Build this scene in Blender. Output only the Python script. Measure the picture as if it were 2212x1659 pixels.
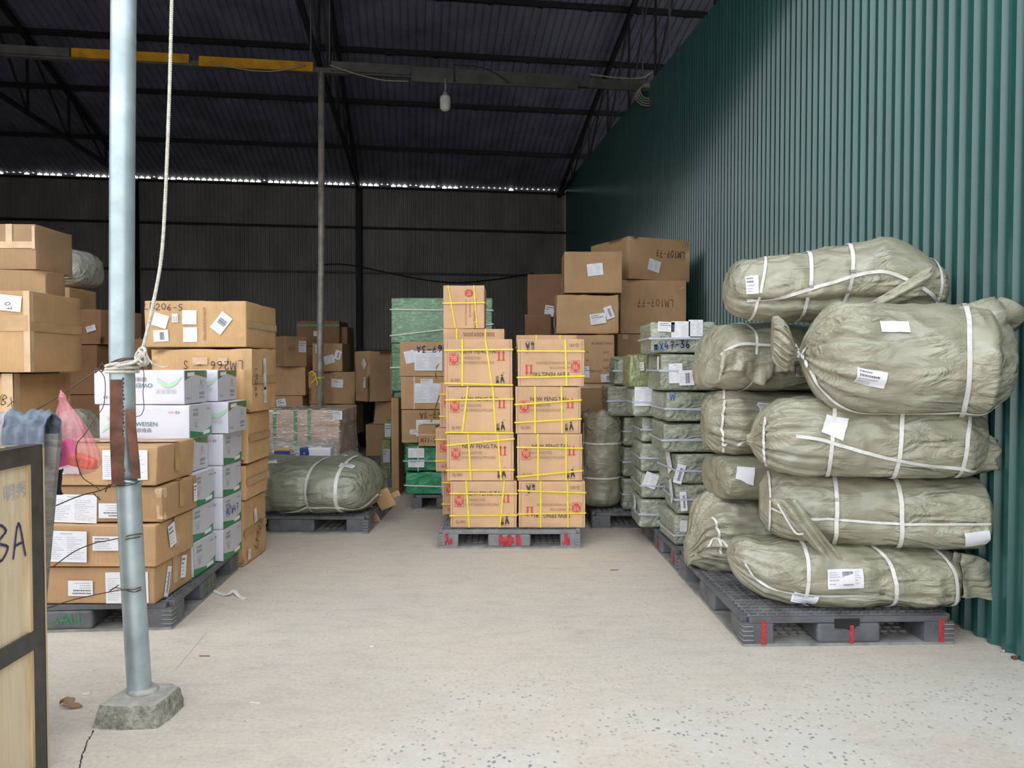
import bpy, math, random
from mathutils import Vector, Matrix, noise
R = math.radians
SC = bpy.context.scene
for o in list(bpy.data.objects): bpy.data.objects.remove(o, do_unlink=True)

# ------------------------------------------------------------ camera, sky, exposure
CH, PIT, FPX = 1.35, R(1.45), 1560.0
cam_d = bpy.data.cameras.new('camera'); cam = bpy.data.objects.new('camera', cam_d)
SC.collection.objects.link(cam); SC.camera = cam
cam.location = (0, 0, CH); cam.rotation_euler = (math.pi/2 - PIT, 0, 0)
cam_d.sensor_width = 36; cam_d.lens = 36*FPX/2212; cam_d.clip_start = 0.05; cam_d.clip_end = 300
wd = bpy.data.worlds.new('World'); SC.world = wd; wd.use_nodes = True
nt = wd.node_tree; nt.nodes.clear()
wo = nt.nodes.new('ShaderNodeOutputWorld'); bg = nt.nodes.new('ShaderNodeBackground')
tc = nt.nodes.new('ShaderNodeTexCoord'); sx = nt.nodes.new('ShaderNodeSeparateXYZ')
mr = nt.nodes.new('ShaderNodeMapRange'); cr = nt.nodes.new('ShaderNodeValToRGB')
nt.links.new(tc.outputs['Generated'], sx.inputs[0]); nt.links.new(sx.outputs['Z'], mr.inputs['Value'])
mr.inputs['From Min'].default_value = -0.1; mr.inputs['From Max'].default_value = 1.0
cr.color_ramp.elements[0].color = (0.66, 0.66, 0.65, 1); cr.color_ramp.elements[0].position = .10
cr.color_ramp.elements[1].color = (0.93, 0.97, 1.0, 1); cr.color_ramp.elements[1].position = 1.0
ce = cr.color_ramp.elements.new(.20); ce.color = (0.74, 0.75, 0.76, 1)
ce = cr.color_ramp.elements.new(.27); ce.color = (0.86, 0.91, 0.95, 1)
nt.links.new(mr.outputs[0], cr.inputs[0]); nt.links.new(cr.outputs[0], bg.inputs['Color'])
bg.inputs['Strength'].default_value = 1.55
nt.links.new(bg.outputs[0], wo.inputs[0])
SC.view_settings.view_transform = 'Standard'; SC.view_settings.look = 'None'
SC.view_settings.gamma = 1; SC.view_settings.exposure = 0.86; SC.view_settings.use_curve_mapping = False

# ------------------------------------------------------------ pixel <-> world helpers (photo frame 2212x1659)
cp, sp = math.cos(PIT), math.sin(PIT)
def W(px, py, Y):
    u = (px-1106)/FPX; v = (829.5-py)/FPX
    k = Y/(cp+v*sp)
    return Vector((u*k, Y, CH+(-sp+v*cp)*k))
def WX(px, Y, py=1000):
    return W(px, py, Y).x
def ZH(py, Y): return W(1106, py, Y).z

# ------------------------------------------------------------ materials
MATS = {}
def new_mat(name):
    m = bpy.data.materials.new(name); m.use_nodes = True
    n = m.node_tree; n.nodes.clear()
    out = n.nodes.new('ShaderNodeOutputMaterial'); b = n.nodes.new('ShaderNodeBsdfPrincipled')
    n.links.new(b.outputs[0], out.inputs[0]); MATS[name] = m
    return m, n, b
def coords(n, scale=(1,1,1), src='Object'):
    t = n.nodes.new('ShaderNodeTexCoord'); m = n.nodes.new('ShaderNodeMapping')
    n.links.new(t.outputs[src], m.inputs[0]); m.inputs['Scale'].default_value = scale
    return m.outputs[0]
def noise_tex(n, vec, scale, detail=4, rough=.55, dist=0.0, kind='FBM'):
    t = n.nodes.new('ShaderNodeTexNoise'); t.noise_type = kind
    t.inputs['Scale'].default_value = scale; t.inputs['Detail'].default_value = detail
    t.inputs['Roughness'].default_value = rough; t.inputs['Distortion'].default_value = dist
    n.links.new(vec, t.inputs['Vector']); return t.outputs[0]
def ramp(n, fac, stops):
    r = n.nodes.new('ShaderNodeValToRGB'); e = r.color_ramp.elements
    while len(e) < len(stops): e.new(0.5)
    for i, (p, c) in enumerate(stops):
        e[i].position = p; e[i].color = (*c, 1) if len(c) == 3 else c
    n.links.new(fac, r.inputs[0]); return r.outputs[0]
def mixc(n, fac, a, b, mode='MIX'):
    m = n.nodes.new('ShaderNodeMix'); m.data_type = 'RGBA'; m.blend_type = mode
    for s, v in ((0, fac), (6, a), (7, b)):
        if hasattr(v, 'links') or isinstance(v, bpy.types.NodeSocket): n.links.new(v, m.inputs[s])
        else: m.inputs[s].default_value = v if s == 0 else ((*v, 1) if len(v) == 3 else v)
    return m.outputs[2]
def bump(n, b, h, strength=.3, dist=.01, prev=None):
    k = n.nodes.new('ShaderNodeBump'); k.inputs['Strength'].default_value = strength; k.inputs['Distance'].default_value = dist
    n.links.new(h, k.inputs['Height'])
    if prev: n.links.new(prev, k.inputs['Normal'])
    n.links.new(k.outputs[0], b.inputs['Normal']); return k.outputs[0]
def simple(name, col, rough=.6, metal=0, var=.12, scale=20, bmp=0, alpha=1, trans=0, spec=.5):
    m, n, b = new_mat(name)
    v = coords(n); t = noise_tex(n, v, scale)
    c2 = tuple(x*(1-var) for x in col); c1 = tuple(min(1, x*(1+var)) for x in col)
    n.links.new(ramp(n, t, [(.3, c2), (.7, c1)]), b.inputs['Base Color'])
    b.inputs['Roughness'].default_value = rough; b.inputs['Metallic'].default_value = metal
    b.inputs['Alpha'].default_value = alpha; b.inputs['Transmission Weight'].default_value = trans
    b.inputs['Specular IOR Level'].default_value = spec
    if bmp: bump(n, b, t, bmp, .005)
    return m
def cardboard(name, col, streak=.08, rnd=.16):
    m, n, b = new_mat(name)
    v = coords(n)
    big = noise_tex(n, v, 3.0, 5, .6); fine = noise_tex(n, coords(n, (60, 60, 2)), 3, 3)
    d = tuple(x*.82 for x in col); l = tuple(min(1, x*1.1) for x in col)
    c = ramp(n, big, [(.3, d), (.7, l)])
    c = mixc(n, streak*2, c, ramp(n, fine, [(.35, (.45,.4,.34)), (.65, (1,1,1))]), 'MULTIPLY')
    oi = n.nodes.new('ShaderNodeObjectInfo'); mr = n.nodes.new('ShaderNodeMapRange')
    n.links.new(oi.outputs['Random'], mr.inputs[0]); mr.inputs['To Min'].default_value = 1-rnd; mr.inputs['To Max'].default_value = 1+rnd*.5
    h = n.nodes.new('ShaderNodeHueSaturation'); n.links.new(mr.outputs[0], h.inputs['Value']); n.links.new(c, h.inputs['Color'])
    sc = noise_tex(n, v, 14, 6, .75, .6)
    c = mixc(n, ramp(n, sc, [(.62, (0,0,0)), (.72, (.35,.35,.35))]), h.outputs[0], tuple(min(1, x*1.5) for x in col))
    n.links.new(c, b.inputs['Base Color']); b.inputs['Roughness'].default_value = .78
    b.inputs['Specular IOR Level'].default_value = .3
    p = bump(n, b, big, .5, .012); bump(n, b, sc, .12, .004, p)
    return m
def polywrap(name, col, rough=.32, wr=.8, sc=(5, 5, 9), lite=1.75):
    m, n, b = new_mat(name)
    v = coords(n, sc)
    w1 = noise_tex(n, v, 1.5, 3, .5, 1.6, 'RIDGED_MULTIFRACTAL'); w2 = noise_tex(n, coords(n), 5, 5, .6)
    c = ramp(n, w2, [(.3, tuple(x*.8 for x in col)), (.7, tuple(min(1, x*1.15) for x in col))])
    c = mixc(n, ramp(n, noise_tex(n, coords(n, (1, 1, 2.2)), 7, 5, .65, 2.4), [(.50, (0,0,0)), (.68, (.75,.75,.75))]), c, tuple(min(1, x*lite+.05) for x in col))  # pale streaks paint glossy wrinkle highlights into the wrap colour
    oi = n.nodes.new('ShaderNodeObjectInfo'); mr = n.nodes.new('ShaderNodeMapRange')
    n.links.new(oi.outputs['Random'], mr.inputs[0]); mr.inputs['To Min'].default_value = .86; mr.inputs['To Max'].default_value = 1.08
    h = n.nodes.new('ShaderNodeHueSaturation'); n.links.new(mr.outputs[0], h.inputs['Value']); n.links.new(c, h.inputs['Color'])
    n.links.new(h.outputs[0], b.inputs['Base Color']); b.inputs['Roughness'].default_value = rough
    p = bump(n, b, w1, wr, .022)
    p = bump(n, b, noise_tex(n, coords(n, (1, 1, 2)), 9, 4, .6, 3), .8, .02, p); b.inputs['Coat Weight'].default_value = .35; b.inputs['Coat Roughness'].default_value = .15
    return m
KR = (.52, .32, .17)
cardboard('kraft', KR); cardboard('kraft_dim', (.30, .16, .085)); cardboard('kraft_warm', (.64, .40, .20))  # darker kraft copy has the rear cartons' dimness put into its colour
cardboard('kraft_yellow', (.70, .44, .265), .03, .06); cardboard('kraft_grey', (.36, .235, .13))
simple('white_carton', (.68, .67, .75), .35, var=.04, scale=4, bmp=.05)
simple('carton_grey_side', (.55, .55, .60), .4, var=.05, scale=5)
simple('paper', (.80, .80, .84), .5, var=.04, scale=9)
simple('ink', (.16, .16, .19), .6); simple('ink_pale', (.45, .45, .50), .6); simple('ink_black', (.045, .035, .04), .5)
simple('ink_brown', (.20, .115, .07), .6); simple('ink_brown_pale', (.36, .20, .12), .6)
simple('ink_blue', (.03, .09, .42), .4); simple('ink_purple', (.05, .04, .14), .5)
simple('red_print', (.62, .055, .06), .5, var=.2); simple('red_paint', (.42, .035, .05), .6, var=.4, scale=40)
simple('green_print', (.03, .24, .09), .4); simple('olive_print', (.12, .19, .06), .4)
simple('teal_print', (.02, .15, .11), .4); simple('pale_green_print', (.45, .66, .47), .4); simple('pale_teal_print', (.45, .70, .70), .4)
simple('yellow_strap', (.88, .70, .04), .35, var=.1); simple('white_strap', (.75, .73, .70), .4, var=.1, scale=40)
simple('lilac_strap', (.46, .50, .62), .35, var=.1); simple('buckle', (.25, .25, .25), .3, .8)
simple('tape', (.50, .31, .15), .18, var=.15, scale=8, bmp=.1); simple('tape_clear', (.62, .43, .26), .15, var=.15, scale=8, bmp=.1)
polywrap('sage_wrap', (.335, .36, .275)); polywrap('olive_wrap', (.34, .37, .18), .25, 1.0, (16, 16, 3))
polywrap('green_wrap', (.17, .33, .18), .35, .6); polywrap('emerald_wrap', (.025, .29, .13), .28, .7); polywrap('pale_green_wrap', (.25, .42, .26), .35, .5)
simple('galv', (.42, .50, .53), .42, .55, .22, 7, .1); simple('rusty', (.15, .062, .038), .8, .1, .6, 11, .5)
simple('rust_wire', (.12, .07, .055), .6, .5); simple('dull_post', (.40, .37, .32), .5, .2, .3, 9)
simple('steel_dark', (.035, .035, .042), .6, .4); simple('girt', (.09, .09, .10), .55, .3)
simple('beam_grey', (.10, .10, .095), .6, .1, .3, 5); simple('beam_yellow', (.55, .27, .01), .5, 0, .3, 6)
simple('cable', (.10, .09, .08), .6); simple('cable_pale', (.35, .32, .28), .6); simple('cable_black', (.02, .02, .02), .6)
simple('rope', (.60, .57, .50), .9, 0, .2, 60); simple('pallet_plastic', (.115, .12, .132), .5, 0, .35, 9, .1); simple('pallet_grey', (.22, .225, .235), .6, 0, .25, 9, .1)
simple('pallet_top', (.165, .168, .172), .65, 0, .4, 10, .1); simple('pallet_dusty', (.27, .265, .25), .7, 0, .3, 14); simple('bulb_white', (.75, .75, .72), .25); simple('bulb_base', (.25, .25, .25), .4)
simple('cloth', (.16, .19, .24), .95, 0, .25, 30, .3); simple('cloth_grey', (.36, .36, .35), .95, 0, .2, 30, .3)
simple('dark_cloth', (.03, .025, .03), .95); simple('leaf', (.32, .20, .13), .8); simple('white_bit', (.8, .75, .68), .6)
simple('twig', (.22, .09, .05), .8); simple('steel_angle', (.07, .066, .060), .45, .3, .3, 15); simple('pebble', (.5, .48, .44), .8, 0, .3, 50, .3)
simple('orange_pack', (.90, .16, .01), .35); simple('magenta_pack', (.85, .06, .40), .35); simple('navy_pack', (.03, .05, .25), .35); simple('tan_pack', (.5, .32, .12), .4)
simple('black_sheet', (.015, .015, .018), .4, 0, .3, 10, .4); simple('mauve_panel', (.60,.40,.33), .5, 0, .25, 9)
def film(name, col, alpha, rough=.12, sc=(3,3,14)):
    m, n, b = new_mat(name)
    b.inputs['Base Color'].default_value = (*col, 1); b.inputs['Alpha'].default_value = alpha
    b.inputs['Roughness'].default_value = rough; b.inputs['Coat Weight'].default_value = .6
    w = noise_tex(n, coords(n, sc), 1.6, 5, .6, 1.5, 'RIDGED_MULTIFRACTAL'); bump(n, b, w, 1.0, .02)
    if 'clear' in name:
        s2 = noise_tex(n, coords(n, (2, 2, 9)), 3.2, 4, .6, 2.5)
        n.links.new(ramp(n, s2, [(.45, (alpha*.55,)*3), (.56, (alpha,)*3), (.66, (.82,)*3)]), b.inputs['Alpha'])
        n.links.new(ramp(n, s2, [(.5, col), (.66, (.95,.93,.86))]), b.inputs['Base Color'])  # whiter, denser streaks paint the film's shine into its colour and alpha
    return m
film('clear_film', (.72, .71, .66), .28); film('clear_film_grey', (.6, .63, .6), .5); film('pink_film', (.95, .34, .42), .34, .2, (9, 9, 2))
film('label_film', (.85, .88, .92), .5)

def mat_bag(name, col):
    m, n, b = new_mat(name)
    v = coords(n)
    w1 = noise_tex(n, coords(n, (1.1, 7.5, 7.5)), 1.7, 5, .5, 1.1, 'RIDGED_MULTIFRACTAL')
    w3 = noise_tex(n, coords(n, (.8, 2.2, 2.2)), 4.5, 4, .55, 1.8)
    msk = ramp(n, noise_tex(n, coords(n, (1, 1.3, 1.3)), 3.1, 2, .5), [(.38, (.12,)*3), (.62, (1,)*3)])
    def mm(a):
        k = n.nodes.new('ShaderNodeMath'); k.operation = 'MULTIPLY'; n.links.new(a, k.inputs[0]); n.links.new(msk, k.inputs[1]); return k.outputs[0]
    w1 = mm(w1); w3 = mm(w3)
    w2 = noise_tex(n, v, 3.2, 6, .6)
    c = ramp(n, w2, [(.28, tuple(x*.78 for x in col)), (.52, col), (.78, tuple(min(1, x*1.3) for x in col))])
    pale = noise_tex(n, coords(n, (1, 3, 3)), 3.5, 6, .7, .8)
    c = mixc(n, ramp(n, pale, [(.52, (0,0,0)), (.75, (.55,.55,.55))]), c, (.56, .58, .51))
    weave = n.nodes.new('ShaderNodeTexWave'); weave.inputs['Scale'].default_value = 130; n.links.new(v, weave.inputs['Vector'])
    n.links.new(c, b.inputs['Base Color']); b.inputs['Roughness'].default_value = .34
    b.inputs['Specular IOR Level'].default_value = .75
    p = bump(n, b, w1, 1.0, .028); p = bump(n, b, w3, .8, .04, p); bump(n, b, weave.outputs[0], .05, .001, p)
    return m
mat_bag('bag_sage', (.345, .328, .240)); mat_bag('bag_sage_dark', (.29, .28, .20)); mat_bag('bag_green', (.27, .285, .215)); mat_bag('bag_pale', (.42, .42, .36))

def mat_teal():
    m, n, b = new_mat('teal_sheet')
    v = coords(n)
    t = noise_tex(n, coords(n, (1, 3, .35)), 2.2, 5, .6)
    c = ramp(n, t, [(.3, (.016, .080, .074)), (.72, (.026, .116, .108))])
    ru = noise_tex(n, coords(n, (3, 8, 2.5)), 1.4, 8, .72)
    c = mixc(n, ramp(n, ru, [(.70, (0,0,0)), (.76, (.8,.8,.8))]), c, (.12, .07, .035))
    n.links.new(c, b.inputs['Base Color']); b.inputs['Roughness'].default_value = .5
    b.inputs['Coat Weight'].default_value = 1.0; b.inputs['Coat Roughness'].default_value = .23; b.inputs['Coat IOR'].default_value = 1.62
    b.inputs['Specular IOR Level'].default_value = .2; return m
def mat_sheet(name, col, rough=.5):
    m, n, b = new_mat(name)
    t = noise_tex(n, coords(n, (1, 1, .4)), 1.3, 5, .6)
    n.links.new(ramp(n, t, [(.3, tuple(x*.7 for x in col)), (.7, tuple(x*1.25 for x in col))]), b.inputs['Base Color'])
    b.inputs['Roughness'].default_value = rough; return m
mat_teal(); mat_sheet('grey_sheet', (.33, .31, .30)); mat_sheet('roof_sheet', (.21, .225, .31), .5); mat_sheet('roof_top', (.2, .2, .2))
def mat_floor():
    m, n, b = new_mat('concrete_floor')
    v = coords(n)
    big = noise_tex(n, v, .55, 5, .6); mid = noise_tex(n, coords(n, (.6, 1.5, 1)), 8, 8, .75); fine = noise_tex(n, v, 55, 5, .75)
    c = ramp(n, big, [(.34, (.56, .515, .465)), (.5, (.61, .545, .47)), (.66, (.665, .57, .475))])
    c = mixc(n, .55, c, ramp(n, mid, [(.28, (.68,.68,.70)), (.5, (.97,.97,.97)), (.76, (1.12,1.10,1.08))]), 'MULTIPLY')
    c = mixc(n, .8, c, ramp(n, fine, [(.28, (.75,.75,.76)), (.5, (1,1,1)), (.75, (1.15,1.15,1.13))]), 'MULTIPLY')
    # worn patches with exposed aggregate, strongest outside the doorway
    vo = n.nodes.new('ShaderNodeTexVoronoi'); vo.inputs['Scale'].default_value = 58
    wv = n.nodes.new('ShaderNodeTexNoise'); wv.inputs['Scale'].default_value = 45; n.links.new(v, wv.inputs['Vector'])
    n.links.new(mixc(n, .022, v, wv.outputs['Color'], 'ADD'), vo.inputs['Vector'])
    cell = n.nodes.new('ShaderNodeSeparateColor'); n.links.new(vo.outputs['Color'], cell.inputs[0])
    sep = n.nodes.new('ShaderNodeSeparateXYZ'); n.links.new(v, sep.inputs[0])
    my = n.nodes.new('ShaderNodeMapRange'); n.links.new(sep.outputs['Y'], my.inputs[0])
    my.inputs['From Min'].default_value = 3.6; my.inputs['From Max'].default_value = 2.6; my.inputs['To Min'].default_value = 0; my.inputs['To Max'].default_value = 1
    mx = n.nodes.new('ShaderNodeMapRange'); n.links.new(sep.outputs['X'], mx.inputs[0])
    mx.inputs['From Min'].default_value = -.75; mx.inputs['From Max'].default_value = -.25
    pm = n.nodes.new('ShaderNodeMath'); pm.operation = 'MULTIPLY'; n.links.new(my.outputs[0], pm.inputs[0]); n.links.new(mx.outputs[0], pm.inputs[1])
    pn = noise_tex(n, v, 1.6, 5, .6); pa = n.nodes.new('ShaderNodeMath'); pa.operation = 'MULTIPLY'
    n.links.new(ramp(n, pn, [(.38, (.1,.1,.1)), (.58, (1,1,1))]), pa.inputs[0]); n.links.new(pm.outputs[0], pa.inputs[1])
    c = mixc(n, pa.outputs[0], c, mixc(n, .6, c, (.64, .625, .60)))
    near = n.nodes.new('ShaderNodeMath'); near.operation = 'LESS_THAN'; near.inputs[1].default_value = .42; n.links.new(vo.outputs['Distance'], near.inputs[0])
    dk = n.nodes.new('ShaderNodeMath'); dk.operation = 'LESS_THAN'; dk.inputs[1].default_value = .19; n.links.new(cell.outputs[0], dk.inputs[0])
    lt = n.nodes.new('ShaderNodeMath'); lt.operation = 'GREATER_THAN'; lt.inputs[1].default_value = .90; n.links.new(cell.outputs[0], lt.inputs[0])
    def mul(a, bb):
        k = n.nodes.new('ShaderNodeMath'); k.operation = 'MULTIPLY'; n.links.new(a, k.inputs[0])
        if isinstance(bb, float): k.inputs[1].default_value = bb
        else: n.links.new(bb, k.inputs[1])
        return k.outputs[0]
    c = mixc(n, mul(mul(dk.outputs[0], near.outputs[0]), mul(pa.outputs[0], .75)), c, (.16, .165, .17))
    c = mixc(n, mul(mul(lt.outputs[0], near.outputs[0]), mul(pa.outputs[0], .6)), c, (.68, .67, .62))
    vs = n.nodes.new('ShaderNodeTexVoronoi'); vs.inputs['Scale'].default_value = 24; n.links.new(v, vs.inputs['Vector'])
    cs = n.nodes.new('ShaderNodeSeparateColor'); n.links.new(vs.outputs['Color'], cs.inputs[0])
    a1 = n.nodes.new('ShaderNodeMath'); a1.operation = 'LESS_THAN'; a1.inputs[1].default_value = .13; n.links.new(vs.outputs['Distance'], a1.inputs[0])
    a2 = n.nodes.new('ShaderNodeMath'); a2.operation = 'LESS_THAN'; a2.inputs[1].default_value = .13; n.links.new(cs.outputs[1], a2.inputs[0])
    c = mixc(n, mul(mul(a1.outputs[0], a2.outputs[0]), .55), c, (.22, .19, .15))
    n.links.new(c, b.inputs['Base Color']); b.inputs['Roughness'].default_value = .8; b.inputs['Specular IOR Level'].default_value = .25
    p = bump(n, b, mid, .25, .006); bump(n, b, fine, .25, .003, p)
    return m
mat_floor()
def mat_wood(name, cols, sc=(9, 9, .8), rough=.6):
    m, n, b = new_mat(name)
    w = noise_tex(n, coords(n, sc), 3, 6, .6, 1.0)
    c = ramp(n, w, [(.3, cols[0]), (.5, cols[1]), (.75, cols[2])])
    k = noise_tex(n, coords(n, (2, 7, 1.6)), 3.0, 2, .4)
    c = mixc(n, ramp(n, k, [(.74, (0,0,0)), (.80, (.8,.8,.8))]), c, tuple(x*.35 for x in cols[0]))
    n.links.new(c, b.inputs['Base Color']); b.inputs['Roughness'].default_value = rough; bump(n, b, w, .2, .003); return m
mat_wood('plywood', [(.60, .47, .30), (.70, .57, .39), (.76, .64, .46)]); mat_wood('plywood_edge', [(.42, .28, .14), (.60, .44, .26), (.68, .55, .36)])
mat_wood('grey_wood', [(.13, .12, .11), (.23, .215, .20), (.33, .31, .29)], (3, 3, 10), .85)
simple('block_concrete', (.40, .385, .35), .9, 0, .25, 18, .8)
def mat_broken():
    m, n, b = new_mat('broken_concrete')
    v = noise_tex(n, coords(n), 22, 6, .75)
    n.links.new(ramp(n, v, [(.3, (.10,.10,.085)), (.5, (.33,.32,.27)), (.68, (.62,.60,.55))]), b.inputs['Base Color'])
    b.inputs['Roughness'].default_value = .95; bump(n, b, v, 1.0, .02)
mat_broken()
M = MATS

# ------------------------------------------------------------ object helpers
COL = SC.collection
def link(o, parent=None, mtx=None):
    COL.objects.link(o)
    if parent is not None: o.parent = parent
    if mtx is not None: o.matrix_local = mtx
    return o
def thing(name, label, cat, loc=(0,0,0), rz=0, group=None):
    o = bpy.data.objects.new(name, None); COL.objects.link(o); o.empty_display_size = .1
    o.location = loc; o.rotation_euler = (0, 0, rz); o['label'] = label; o['category'] = cat
    if group: o['group'] = group
    return o
def tag(o, label, cat, group=None):
    o['label'] = label; o['category'] = cat
    if group: o['group'] = group
    return o
def struct(o): o['kind'] = 'structure'; return o
class MB:
    def __init__(s): s.v = []; s.f = []; s.m = []; s.mats = []; s.smooth = []
    def mi(s, mat):
        if mat not in s.mats: s.mats.append(mat)
        return s.mats.index(mat)
    def face(s, pts, mat, smooth=False):
        b = len(s.v); s.v += [tuple(p) for p in pts]; s.f.append(tuple(range(b, b+len(pts)))); s.m.append(s.mi(mat)); s.smooth.append(smooth)
    def mesh_data(s, vs, fs, mat, smooth=True, mtx=None):
        b = len(s.v); s.v += [tuple(mtx @ Vector(p)) if mtx else tuple(p) for p in vs]
        k = s.mi(mat)
        for f in fs: s.f.append(tuple(i+b for i in f)); s.m.append(k); s.smooth.append(smooth)
    def box(s, x0, x1, y0, y1, z0, z1, mat, mtx=None):
        vs = [(x,y,z) for z in (z0,z1) for y in (y0,y1) for x in (x0,x1)]
        fs = [(0,2,3,1),(4,5,7,6),(0,1,5,4),(2,6,7,3),(0,4,6,2),(1,3,7,5)]
        s.mesh_data(vs, fs, mat, False, mtx)
    def beam(s, a, b, w, h, mat):
        a, b = Vector(a), Vector(b); d = (b-a); L = d.length; z = d.normalized()
        up = Vector((0,0,1)) if abs(z.z) < .95 else Vector((1,0,0))
        x = z.cross(up).normalized(); y = x.cross(z)
        mt = Matrix.Translation(a) @ Matrix((x, y, z)).transposed().to_4x4()
        s.box(-w/2, w/2, -h/2, h/2, 0, L, mat, mt)
    def text(s, me, mtx, mat):
        s.mesh_data([v.co for v in me.vertices], [tuple(p.vertices) for p in me.polygons], mat, False, mtx)
    def build(s, name, parent=None, mtx=None, bevel=0):
        me = bpy.data.meshes.new(name); me.from_pydata(s.v, [], s.f)
        for m in s.mats: me.materials.append(M[m])
        me.polygons.foreach_set('material_index', s.m); me.polygons.foreach_set('use_smooth', s.smooth); me.update()
        o = bpy.data.objects.new(name, me); link(o, parent, mtx)
        if bevel:
            k = o.modifiers.new('b', 'BEVEL'); k.width = bevel; k.segments = 2; k.limit_method = 'ANGLE'
        return o
def catmull(pts, n=8):
    P = [Vector(p) for p in pts]; P = [P[0]*2-P[1]] + P + [P[-1]*2-P[-2]]; out = []
    for i in range(1, len(P)-2):
        for j in range(n):
            t = j/n; a, b, c, d = P[i-1], P[i], P[i+1], P[i+2]
            out.append(.5*((2*b)+(c-a)*t+(2*a-5*b+4*c-d)*t*t+(3*b-a-3*c+d)*t**3))
    out.append(P[-2]); return out
def frames(P):
    up = Vector((.13, .2, 1)).normalized(); out = []
    t0 = None
    for i, p in enumerate(P):
        t = (P[min(i+1, len(P)-1)]-P[max(i-1, 0)]).normalized()
        if t0 is None: x = t.cross(up); x = x.normalized() if x.length > .05 else Vector((1,0,0))
        else: x = (x - t*x.dot(t)).normalized()
        t0 = t; out.append((x, t.cross(x)))
    return out
def tube(mb, P, r, mat, ns=8, twist=None):
    fr = frames(P); vs = []; fs = []
    for i, (p, (x, y)) in enumerate(zip(P, fr)):
        rr = r(i/(len(P)-1)) if callable(r) else r
        for k in range(ns):
            a = 2*math.pi*k/ns; vs.append(p+x*math.cos(a)*rr+y*math.sin(a)*rr)
    for i in range(len(P)-1):
        for k in range(ns):
            fs.append((i*ns+k, i*ns+(k+1)%ns, (i+1)*ns+(k+1)%ns, (i+1)*ns+k))
    fs.append(tuple(range(ns))[::-1]); fs.append(tuple((len(P)-1)*ns+k for k in range(ns)))
    mb.mesh_data(vs, fs, mat, True)
def ropemesh(mb, pts, r, mat, pitch=.03, n=10, ns=5):
    P = catmull(pts, n)
    # resample
    Q = [P[0]]; acc = 0; step = pitch/7
    for a, b in zip(P, P[1:]):
        L = (b-a).length; d = step-acc
        while d <= L: Q.append(a+(b-a)*(d/L)); d += step
        acc = (acc+L) % step
    if len(Q) < 3: Q = P
    fr = frames(Q)
    for s in range(3):
        S = []
        for i, (p, (x, y)) in enumerate(zip(Q, fr)):
            a = 2*math.pi*(i*step/pitch+s/3); S.append(p+(x*math.cos(a)+y*math.sin(a))*r*.5)
        tube(mb, S, r*.56, mat, ns)
# ---- text
_tc = {}
def text_mesh(t, align='CENTER'):
    if (t, align) in _tc: return _tc[(t, align)]
    cu = bpy.data.curves.new('t', 'FONT'); cu.body = t; cu.align_x = align; cu.align_y = 'CENTER'; cu.size = 1; cu.resolution_u = 2
    o = bpy.data.objects.new('t', cu); COL.objects.link(o)
    dg = bpy.context.evaluated_depsgraph_get(); me = bpy.data.meshes.new_from_object(o.evaluated_get(dg))
    bpy.data.objects.remove(o); _tc[(t, align)] = me
    xs = [v.co.x for v in me.vertices]; me['w'] = (max(xs)-min(xs)) if xs else 1
    return me
def add_text(mb, t, x, y, h, mat, width=None, rot=0, z=.0004, align='CENTER', bold=0):
    me = text_mesh(t, align); sx_ = h
    if width: sx_ = width/me['w']
    mt = Matrix.Translation((x, y, z)) @ Matrix.Rotation(rot, 4, 'Z') @ Matrix.Diagonal((sx_, h, 1, 1))
    mb.text(me, mt, mat)
# ---- hand lettering (single strokes)
HW = {'L': [[(.1,1),(.12,.5),(.1,.05),(.75,.02)]], 'M': [[(.02,0),(.15,1),(.45,.25),(.78,1),(.95,0)]],
 '0': [[(.5,.95),(.15,.7),(.12,.25),(.45,.02),(.8,.25),(.82,.7),(.5,.95)]], '1': [[(.35,.85),(.5,1),(.5,0)]],
 '2': [[(.12,.75),(.4,1),(.75,.75),(.5,.4),(.1,.03),(.85,.06)]], '3': [[(.15,.92),(.7,.95),(.4,.55),(.8,.35),(.5,.02),(.1,.1)]],
 '4': [[(.5,1),(.1,.4),(.85,.4)],[(.6,.7),(.58,0)]], '5': [[(.2,.95),(.15,.55),(.6,.55),(.75,.25),(.4,.0),(.1,.1)],[(.2,.95),(.8,.98)]],
 '6': [[(.65,1),(.2,.5),(.2,.12),(.55,.02),(.75,.25),(.5,.45),(.22,.3)]], '7': [[(.1,.92),(.8,.95),(.4,0)],[(.3,.5),(.75,.52)]],
 'X': [[(.1,1),(.85,0)],[(.85,1),(.1,0)]], '-': [[(.15,.5),(.8,.52)]], 'A': [[(.05,0),(.4,1),(.8,0)],[(.2,.35),(.7,.38)]],
 'B': [[(.15,0),(.15,1),(.7,.85),(.25,.52),(.8,.3),(.5,.02),(.15,.02)]], 'm': [[(.05,0),(.1,.7),(.3,.75),(.35,.1),(.5,.7),(.7,.7),(.75,.0)]],
 'W': [[(.05,1),(.25,0),(.5,.7),(.75,0),(.95,1)]], 'K': [[(.15,1),(.15,0)],[(.8,1),(.15,.45),(.85,0)]], ' ': [],
 'S': [[(.8,.85),(.45,1),(.2,.75),(.7,.35),(.5,.02),(.1,.15)]]}
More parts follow.
